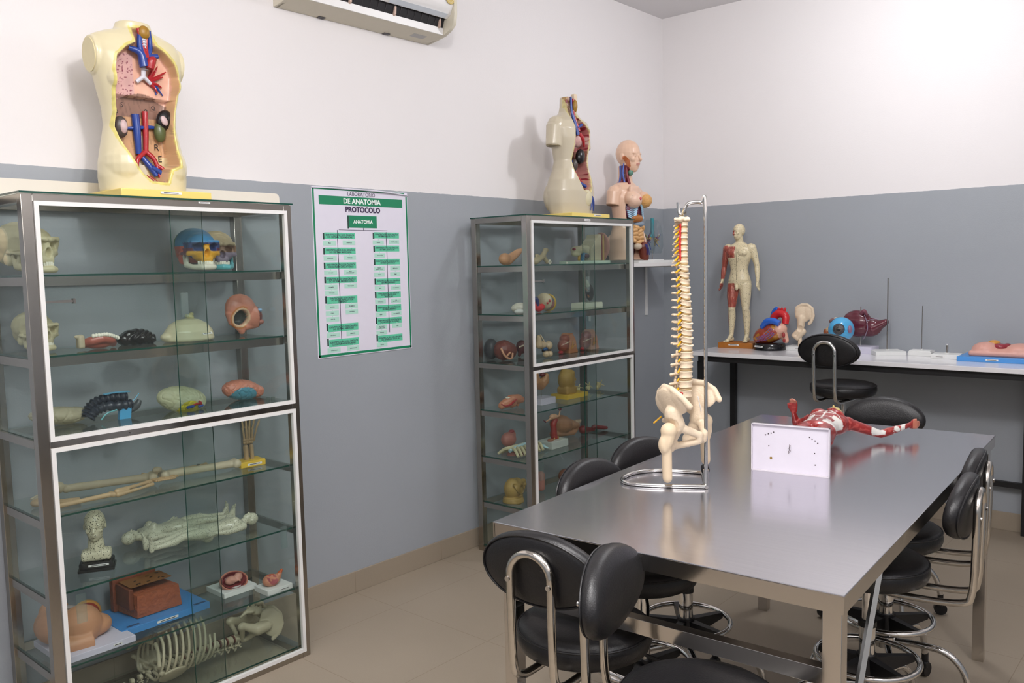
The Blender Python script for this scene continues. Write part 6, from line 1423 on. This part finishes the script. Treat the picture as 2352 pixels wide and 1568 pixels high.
def ear():
    t = thing('ear_model', 'giant ear section model with pink outer ear on a pale green base', 'ear model', (.20, -1.215, S1z), PI/2)
    link('base', G().box((-.02, 0, .009), (.30, .16, .018), bev=.002), mat('pale green base', '#b9cdbb', .4), t)
    g = G().prism([(-.02, .018), (.085, .018), (.085, .175), (.062, .175), (.045, .150), (.02, .135), (.0, .105), (-.02, .080)], .09, 'y', -.045)
    link('ear_canal_block', remesh(g, .004, 2), mat('speckled cream block', '#bdb497', .5, var=.2, nscale=160), t)
    link('red_layer', G().bb((.086, -.046, .018), (.098, .046, .174)), mat('dusty red layer', '#7e4240', .5), t); link('yellow_layer', G().bb((.098, -.046, .018), (.114, .046, .172)), mat('ochre layer', '#b59a55', .5), t)
    link('outer_ear', remesh(G().ell((.150, 0, .105), (.045, .055, .085)).ell((.135, 0, .05), (.035, .045, .045)), .004, 4), mat('outer ear skin', '#b98374', .45), t)
    link('skull_part', remesh(G().ell((-.09, 0, .082), (.055, .04, .024)).cap((-.06, 0, .080), (.0, 0, .075), .030, .034).ell((-.11, 0, .062), (.03, .03, .02)), .004, 3), mat('cream temporal bone', '#c2bb9d', .45), t)
    link('blue_part', remesh(G().cap((-.075, -.02, .025), (-.068, -.02, .05), .012, .013).cap((-.068, -.02, .055), (-.03, -.02, .055), .012, .010), .003, 2), mat('teal blue canal', '#2e6a93', .35), t)
    link('yellow_part', G().cap((-.095, -.01, .026), (-.09, -.01, .06), .008, .010), mat('mustard canal', '#b58c2c', .4), t); link('dark_core', remesh(G().ell((-.045, -.032, .046), (.024, .010, .014)), .003, 1), mat('dark maroon core', '#4b2030', .4), t)
    link('red_tip', G().ell((-.142, -.01, .086), (.009, .012, .008)), mat('crimson tip', '#8a2034', .4), t)
ear()
o = link('bone_fragment', G().box((0, 0, .006), (.010, .012, .010), (.2, .3, .4), .002), TEETH, None, (.26, -1.495, S1z+.001)); tag(o, 'tiny white fragment lying before the giant ear model', 'fragment')
o = link('white_oval_model', remesh(G().ell((0, 0, .014), (.034, .024, .014)), .003, 2), mat('white oval plastic', '#d8d8d2', .35), None, (.33, -2.000, S2z), (0, 0, PI/2)); tag(o, 'small smooth white oval in front of the white brain', 'anatomical model')
me = remesh(G().ell((0, 0, .028), (.060, .038, .030)), .0026, 2); gyri(me, .0025, 60, 2.0)
o = link('small_brain_model', me, mat('white brain plastic', '#cfcabb', .4), None, (.27, -1.925, S2z-.001), (0, 0, PI/2)); tag(o, 'small white folded brain model half hidden by the far cabinet post', 'brain model')
def heart2():
    t = thing('small_heart_model', 'small heart model lying on its side with red and navy vessels', 'heart model', (.30, -1.745, S2z), PI/2); t.scale = (1.2,)*3
    link('ventricle', remesh(G().cap((.0, 0, .040), (.045, 0, .030), .036, .016), .003, 3), mat('rosy ventricle', '#b3646a', .3, coat=.3), t)
    link('cream_half', remesh(G().ell((-.010, 0, .046), (.032, .042, .040)), .003, 3), mat('cream heart half', '#b7a88a', .4), t)
    link('yellow_band', G().tube([(.020, .042*math.cos(q), .040+.036*math.sin(q)) for q in np.linspace(0, 2*PI, 33)[:-1]], .0045, 6, True), mat('mustard band', '#b5953c', .4), t)
    link('red_vessel', ctube(G(), [(-.085, 0, .045), (-.065, -.01, .020), (-.035, -.01, .025)], [.016, .018, .014]), BRRED, t); link('navy_vessel', ctube(G(), [(-.105, 0, .055), (-.085, -.015, .060), (-.078, -.02, .03)], [.009, .010, .007]), mat('navy vessel', '#242c66', .3), t)
    link('red_spot', G().ell((-.020, -.041, .050), (.006, .004, .006)).ell((-.030, -.036, .040), (.005, .004, .005)), REDV, t)
heart2()
def kidney():
    t = thing('kidney_model', 'dark kidney model with a pale cap standing on a cream base', 'kidney model', (.235, -1.275, S2z), PI/2+.06)
    link('base', G().prism([(-.09, 0), (.10, 0), (.10, .022), (.092, .028), (-.082, .028), (-.09, .022)], .10, 'y', -.05), mat('cream model base', '#c9ccb8', .4), t); link('rod', G().cyl((.035, 0, .026), (.035, 0, .05), .003), CHROME, t)
    me = remesh(G().ell((.035, 0, .085), (.031, .024, .052), (0, -.12, 0)), .003, 2); dent(me, (-.001, 0, .085), .022, (1, 0, 0), .010); link('kidney', me, mat('charcoal kidney', '#2b2529', .3), t)
    link('adrenal_cap', remesh(G().cap((.016, 0, .127), (.002, 0, .158), .014, .006), .0026, 2), mat('pale cap', '#b8b49c', .4), t)
    link('vessel', G().cap((-.003, 0, .108), (.009, 0, .098), .004, .004).cap((.001, -.01, .07), (.011, -.01, .06), .005, .005), mat('rust vessel', '#9c5f3e', .4), t)
kidney()
def egg():
    t = thing('uterus_half_model', 'brown rugby ball shaped organ with tan tubes, left end above the middle rail', 'anatomical model', (.155, -1.905, S3z), PI/2)
    link('organ', remesh(G().cap((-.03, 0, .058), (.005, 0, .052), .058, .050).cap((.0, 0, .055), (.058, 0, .055), .046, .012), .0035, 5), mat('rust brown organ', '#6f352c', .45), t)
    link('tube', ctube(G(), [(-.085, -.03, .075), (-.078, -.045, .04), (-.055, -.056, .018), (-.030, -.058, .02), (-.020, -.055, .045)], .006, 22, 8), mat('tan tube', '#c68f6c', .4), t); link('tube', ctube(G(), [(-.060, -.050, .032), (-.045, -.054, .045), (-.035, -.052, .048)], .006, 12, 8), mat('tan tube', '#c68f6c', .4), t)
    o = link('grey_sphere_model', remesh(G().ell((0, 0, .058), (.042, .040, .058)), .0035, 3), mat('slate grey sphere', '#3c3b40', .45, var=.2), None, (.045, -1.915, S3z)); tag(o, 'slate grey rounded model behind the brown rugby ball shaped organ', 'anatomical model')
egg()
def brownsmall():
    t = thing('heart_section_model', 'small dark brown organ with a cream band beside the far cabinet post', 'anatomical model', (.10, -1.72, S3z), PI/2)
    link('organ', remesh(G().ell((0, 0, .055), (.034, .03, .040)).cap((-.015, 0, .03), (-.02, 0, .010), .014, .010), .0032, 2), mat('oxblood organ', '#5c2529', .4), t); link('band', ctube(G(), [(-.034, -.01, .055), (-.015, -.030, .066), (.01, -.032, .055), (.014, -.030, .025)], .0042, 16, 8), BONE, t)
brownsmall()
def joint():
    t = thing('foot_joint_model', 'cream ball jointed bone model with a blue patch behind the white door frame', 'bone model', (.25, -1.715, S3z), PI/2)
    link('balls', remesh(G().ell((.0, 0, .072), .024).ell((.040, -.01, .068), .024).cap((-.03, 0, .075), (-.035, 0, .12), .022, .012), .003, 2), mat('cream joint', '#c9ae8c', .35, coat=.2), t)
    link('toes', remesh(G().ell((.005, -.02, .022), (.022, .02, .018)).ell((.035, -.02, .020), (.020, .02, .017)).ell((.055, -.01, .022), (.012, .016, .014)), .003, 1), mat('cream joint', '#c9ae8c', .35, coat=.2), t)
    link('blue_patch', G().ell((.0, -.020, .050), (.020, .008, .010)), mat('cobalt patch', '#24568a', .35), t); link('dark_links', G().cap((.0, -.005, .04), (.055, -.005, .036), .010, .008), mat('umber links', '#332422', .5), t); link('rod', G().cap((-.03, -.01, .13), (.0, -.01, .095), .004, .004), BONE, t)
joint()
def pelvicsec(loc, lab, k=1.0, c1='#8b4330', pal='#b07450'):
    t = thing('pelvic_section_model', lab, 'anatomical model', loc, PI/2, 'pelvic section models'); t.scale = (k,)*3
    link('skin_side', remesh(G().prism([(.0, .0), (.080, .0), (.060, .075), (.030, .118), (.005, .108)], .07, 'y', -.035), .0035, 5), mat('tan pelvic skin '+pal, pal, .45), t)
    link('organs', remesh(G().ell((-.032, -.01, .045), (.036, .034, .038)).ell((-.015, -.008, .085), (.034, .03, .026)).cap((-.05, -.01, .02), (-.04, -.01, .01), .014, .012), .0035, 2), mat('reddish organs '+c1, c1, .35, var=.2), t)
    link('white_line', ctube(G(), [(-.064, -.022, .050), (-.04, -.044, .064), (-.012, -.042, .068)], .0022, 14, 6), BONE, t); link('needle', G().cap((.010, -.040, .025), (.022, -.042, .068), .0026, .004).cap((.012, -.042, .03), (.04, -.040, .045), .004, .005), mat('ochre strand', '#b98234', .4), t)
    link('red_foot', G().ell((-.058, -.012, .010), (.016, .014, .010)), REDV, t)
pelvicsec((.20, -1.445, S3z), 'reddish brown pelvic section model left of the pane edge above the middle rail', 1.0)
pelvicsec((.18, -1.205, S3z), 'pinkish pelvic section model right of the pane edge above the middle rail', 1.02, '#8a5450', '#b5836f')
# shelf 4
def limb():
    t = thing('pelvis_muscle_model', 'peach jointed model with red vessels lying at the left of its shelf', 'anatomical model', (.20, -1.935, S4z), PI/2)
    link('body', remesh(G().cap((-.06, 0, .028), (-.02, 0, .034), .024, .030).cap((.0, 0, .045), (.06, 0, .042), .028, .026).cap((.05, 0, .04), (.085, 0, .035), .026, .020).cap((.045, 0, .035), (.05, 0, .014), .016, .013).ell((-.005, -.01, .024), (.030, .024, .022)).ell((-.078, 0, .022), (.018, .02, .020)), .003, 3), mat('peach muscle', '#c07e60', .35, coat=.2), t)
    link('red_vessel', ctube(G(), [(-.095, -.014, .035), (-.07, -.022, .022), (-.04, -.030, .026), (-.015, -.034, .040), (.015, -.030, .050)], [.003, .003, .006, .006, .002], 24, 7), REDV, t); link('white_disc', G().box((-.03, -.005, .060), (.022, .018, .008), (0, .1, 0), .003), TEETH, t)
limb()
def stomach():
    t = thing('stomach_model', 'tan stomach model on a rod above a lilac base behind the white door frame', 'anatomical model', (.245, -1.735, S4z), PI/2)
    link('base', G().box((.01, 0, .018), (.125, .10, .036), bev=.002), LBASE, t); link('rod', G().cyl((.005, 0, .036), (.005, 0, .10), .0028), CHROME, t)
    link('stomach', remesh(G().chain([(-.040, 0, .165), (-.035, 0, .125), (.0, 0, .105), (.035, 0, .125), (.050, 0, .150)], [.018, .026, .030, .028, .018]), .0035, 3), mat('tan stomach', '#b9855c', .4), t); link('red_top', remesh(G().ell((.02, 0, .160), (.022, .014, .012)), .003, 1), mat('dull crimson', '#6b2528', .4), t)
stomach()
def facebust():
    t = thing('face_model', 'dull yellow face profile model on a yellow base', 'bust', (.235, -1.475, S4z), PI/2)
    link('base', G().box((.02, 0, .013), (.20, .12, .026), bev=.002), YEL, t)
    g = G().ell((-.012, 0, .105), (.052, .048, .062)).cyl((-.01, 0, .15), (-.008, 0, .166), .035, .028).box((-.005, 0, .045), (.10, .08, .045), bev=.012).box((.0, 0, .105), (.072, .075, .118), (0, .05, 0), .02).cap((.036, 0, .128), (.066, 0, .098), .013, .013).ell((.048, 0, .078), (.016, .022, .009)).ell((.044, 0, .060), (.018, .024, .012)).ell((.034, 0, .042), (.022, .028, .012))
    link('face', remesh(g, .0034, 3), mat('dull yellow wax', '#b5914e', .5, var=.08), t)
facebust()
vm = vert_bm(.012, .013, .9, .016, 1.1)
for i, (px_, py_, rr) in enumerate(((.19, -1.315, .4), (.20, -1.225, 1.2), (.235, -1.175, 2.2), (.20, -1.115, .9), (.215, -1.135+.015, 2.9))[:4]):
    o = link('single_vertebra', vm, mat('small cream vertebra', '#cfc090', .5), None, (px_, py_, S4z+.022), (.9+.4*i, .5*rr, rr), 1.15)
    tag(o, 'small loose cream vertebra in the row beside the yellow face, '+['leftmost', 'second from left', 'third from left', 'rightmost'][i], 'vertebra', 'loose small vertebrae')
# shelf 5
def ribplate():
    t = thing('rib_plate_model', 'flat breastbone and rib plate with pale blue cartilage at the left', 'bone model', (.235, -1.865, S5z), PI/2)
    g = G()
    for s in (-1, 1):
        for i in range(8):
            x = -.125+.030*i; ctube(g, [(x+.02, 0, .040-.001*i), (x, s*.035, .038), (x-.018, s*.072, .010+.0)], [.0095, .0095, .0075], 12, 7)
    link('ribs', g, mat('ivory rib', '#c8bf9c', .4), t)
    link('cartilage', G().tube(bez([(-.13, 0, .030), (-.05, 0, .044), (.06, 0, .044), (.16, 0, .016)], 20), .010, 8), mat('pale blue cartilage', '#a9c8cf', .4), t)
    link('muscle_sheet', remesh(G().loft([(.004, .13, .062, -.01, 0), (.024, .11, .045, -.01, 0)], 24), .005, 3), mat('brown red sheet', '#7c4a40', .5), t)
    link('blue_ribs', G().cap((.10, -.01, .030), (.15, -.05, .010), .006, .005).cap((.07, -.01, .036), (.12, -.06, .012), .006, .005).cap((.12, .01, .03), (.16, .04, .01), .006, .005), mat('pale blue cartilage', '#a9c8cf', .4), t)
    u = thing('stomach_lobe_model', 'pink flushed organ lying behind the rib plate', 'anatomical model', (.07, -1.815, S5z), PI/2)
    link('organ', remesh(G().ell((0, 0, .045), (.050, .040, .042)).ell((.03, 0, .065), (.026, .02, .026)), .0035, 3), mat('flushed pink organ', '#bf7c70', .35), u)
    link('red_tip', remesh(G().ell((.022, -.004, .088), (.020, .016, .010)), .003, 2), mat('crimson blush', '#9c3f45', .35), u)
ribplate()
def uter2():
    t = thing('female_organ_model', 'red tube with pale womb and ovaries standing on a thick pale base', 'anatomical model', (.265, -1.66, S5z), PI/2)
    link('base', G().box((.0, 0, .021), (.150, .11, .042), bev=.003), mat('pale grey base', '#b9bdb6', .4), t)
    link('red_tube', ctube(G(), [(.015, 0, .042), (.012, 0, .09), (.010, 0, .125), (.028, 0, .155)], [.020, .018, .018, .016], 24, 14), mat('brick red tube', '#93322e', .35), t)
    link('ochre_edge', G().cap((-.002, -.012, .044), (-.004, -.016, .048), .005).cap((.032, -.012, .044), (.034, -.014, .05), .005), mat('ochre edge', '#b5843c', .4), t)
    link('womb', remesh(G().ell((.010, 0, .170), (.032, .018, .016)).cap((.0, 0, .165), (-.06, 0, .150), .007, .004).chain([(.03, 0, .165), (.062, 0, .168), (.072, 0, .195)], [.007, .006, .004]), .0028, 2), mat('peach womb', '#c79a7c', .4), t)
    link('fringe', G().cap((-.06, 0, .15), (-.075, 0, .16), .005, .003).ell((.072, 0, .205), (.012, .008, .010)), mat('dark rose fringe', '#6e3440', .4), t); link('sample', remesh(G().ell((-.045, -.02, .046), (.022, .016, .010)), .003, 1), mat('brown sample', '#93604a', .4), t)
uter2()
def bigliver():
    t = thing('large_stomach_model', 'large tan stomach and bowel model lying behind the red tube model', 'anatomical model', (.165, -1.42, S5z), PI/2)
    link('stomach', remesh(G().ell((-.03, 0, .085), (.095, .05, .055), (0, .25, 0)).cap((.05, 0, .07), (.12, 0, .055), .036, .022).cap((-.11, 0, .04), (.08, 0, .022), .022, .022).cap((.08, 0, .022), (.12, 0, .045), .022, .020), .0042, 3), mat('tan big stomach', '#a87a5c', .4), t)
    link('vessel_stub', G().cap((.12, 0, .075), (.15, 0, .075), .016, .012).ell((.155, 0, .08), (.010, .01, .008)), mat('pale stub', '#b9a088', .4), t)
    for i, (lc, lb_) in enumerate((((.20, -1.235, S5z), 'dark red slice shaped organ right of the large tan stomach, nearer the stomach'), ((.22, -1.14, S5z), 'dark red slice shaped organ right of the large tan stomach, farther right'))):
        o = link('organ_slice_model', remesh(G().cap((-.05, 0, .030), (.045, 0, .014), .026 if i == 0 else .014, .012).cap((-.04, 0, .03), (.055, -.005, .014), .016, .011), .0034, 3), mat('oxblood slice', '#762b2c', .35), None, lc, (0, 0, PI/2-.2*i)); tag(o, lb_, 'anatomical model', 'dark red slices')
bigliver()
def yellowhead():
    t = thing('head_relief_model', 'ochre sculpted throat and jaw model on the low shelf of the far cabinet', 'anatomical model', (.235, -1.945, S6z), PI/2)
    g = G().cyl((-.03, 0, .0), (-.03, 0, .025), .060, .054, 32).ell((-.035, 0, .07), (.048, .045, .060)).ell((.0, 0, .095), (.035, .035, .03)).cap((.01, 0, .09), (.060, 0, .095), .018, .014).ell((.055, 0, .078), (.022, .02, .013)).ell((.045, 0, .060), (.018, .02, .012)).cap((.01, 0, .05), (.012, 0, .0), .028, .028)
    me = remesh(g, .0034, 2); dent(me, (-.055, -.04, .095), .016, (0, 1, 0), .010); dent(me, (.0, -.045, .075), .014, (0, 1, 0), .010)
    link('relief', me, mat('ochre relief', '#a88a4c', .5, var=.1), t)
    link('groove', ctube(G(), [(-.062, -.030, .10), (-.045, -.044, .062), (-.02, -.048, .045), (.004, -.044, .055), (.008, -.038, .09)], .003, 18, 6), mat('darker ochre', '#836a38', .5), t)
yellowhead()
o = link('pink_organ_model', remesh(G().box((0, 0, .062), (.045, .045, .115), (0, 0, 0), .02), .004, 6), mat('dusty pink organ', '#ad746a', .4), None, (.235, -1.735, S6z), (0, 0, PI/2)); tag(o, 'upright dusty pink rounded block on the low shelf beside the ochre relief', 'anatomical model')
o = link('brown_organ_model', remesh(G().ell((0, 0, .04), (.05, .035, .04)), .004, 3), mat('hanging brown organ', '#7a4a38', .4), None, (.21, -1.48, S6z), (0, 0, PI/2)); tag(o, 'brown organ on the low shelf behind the black stool backs', 'anatomical model')
bpy.context.view_layer.update()
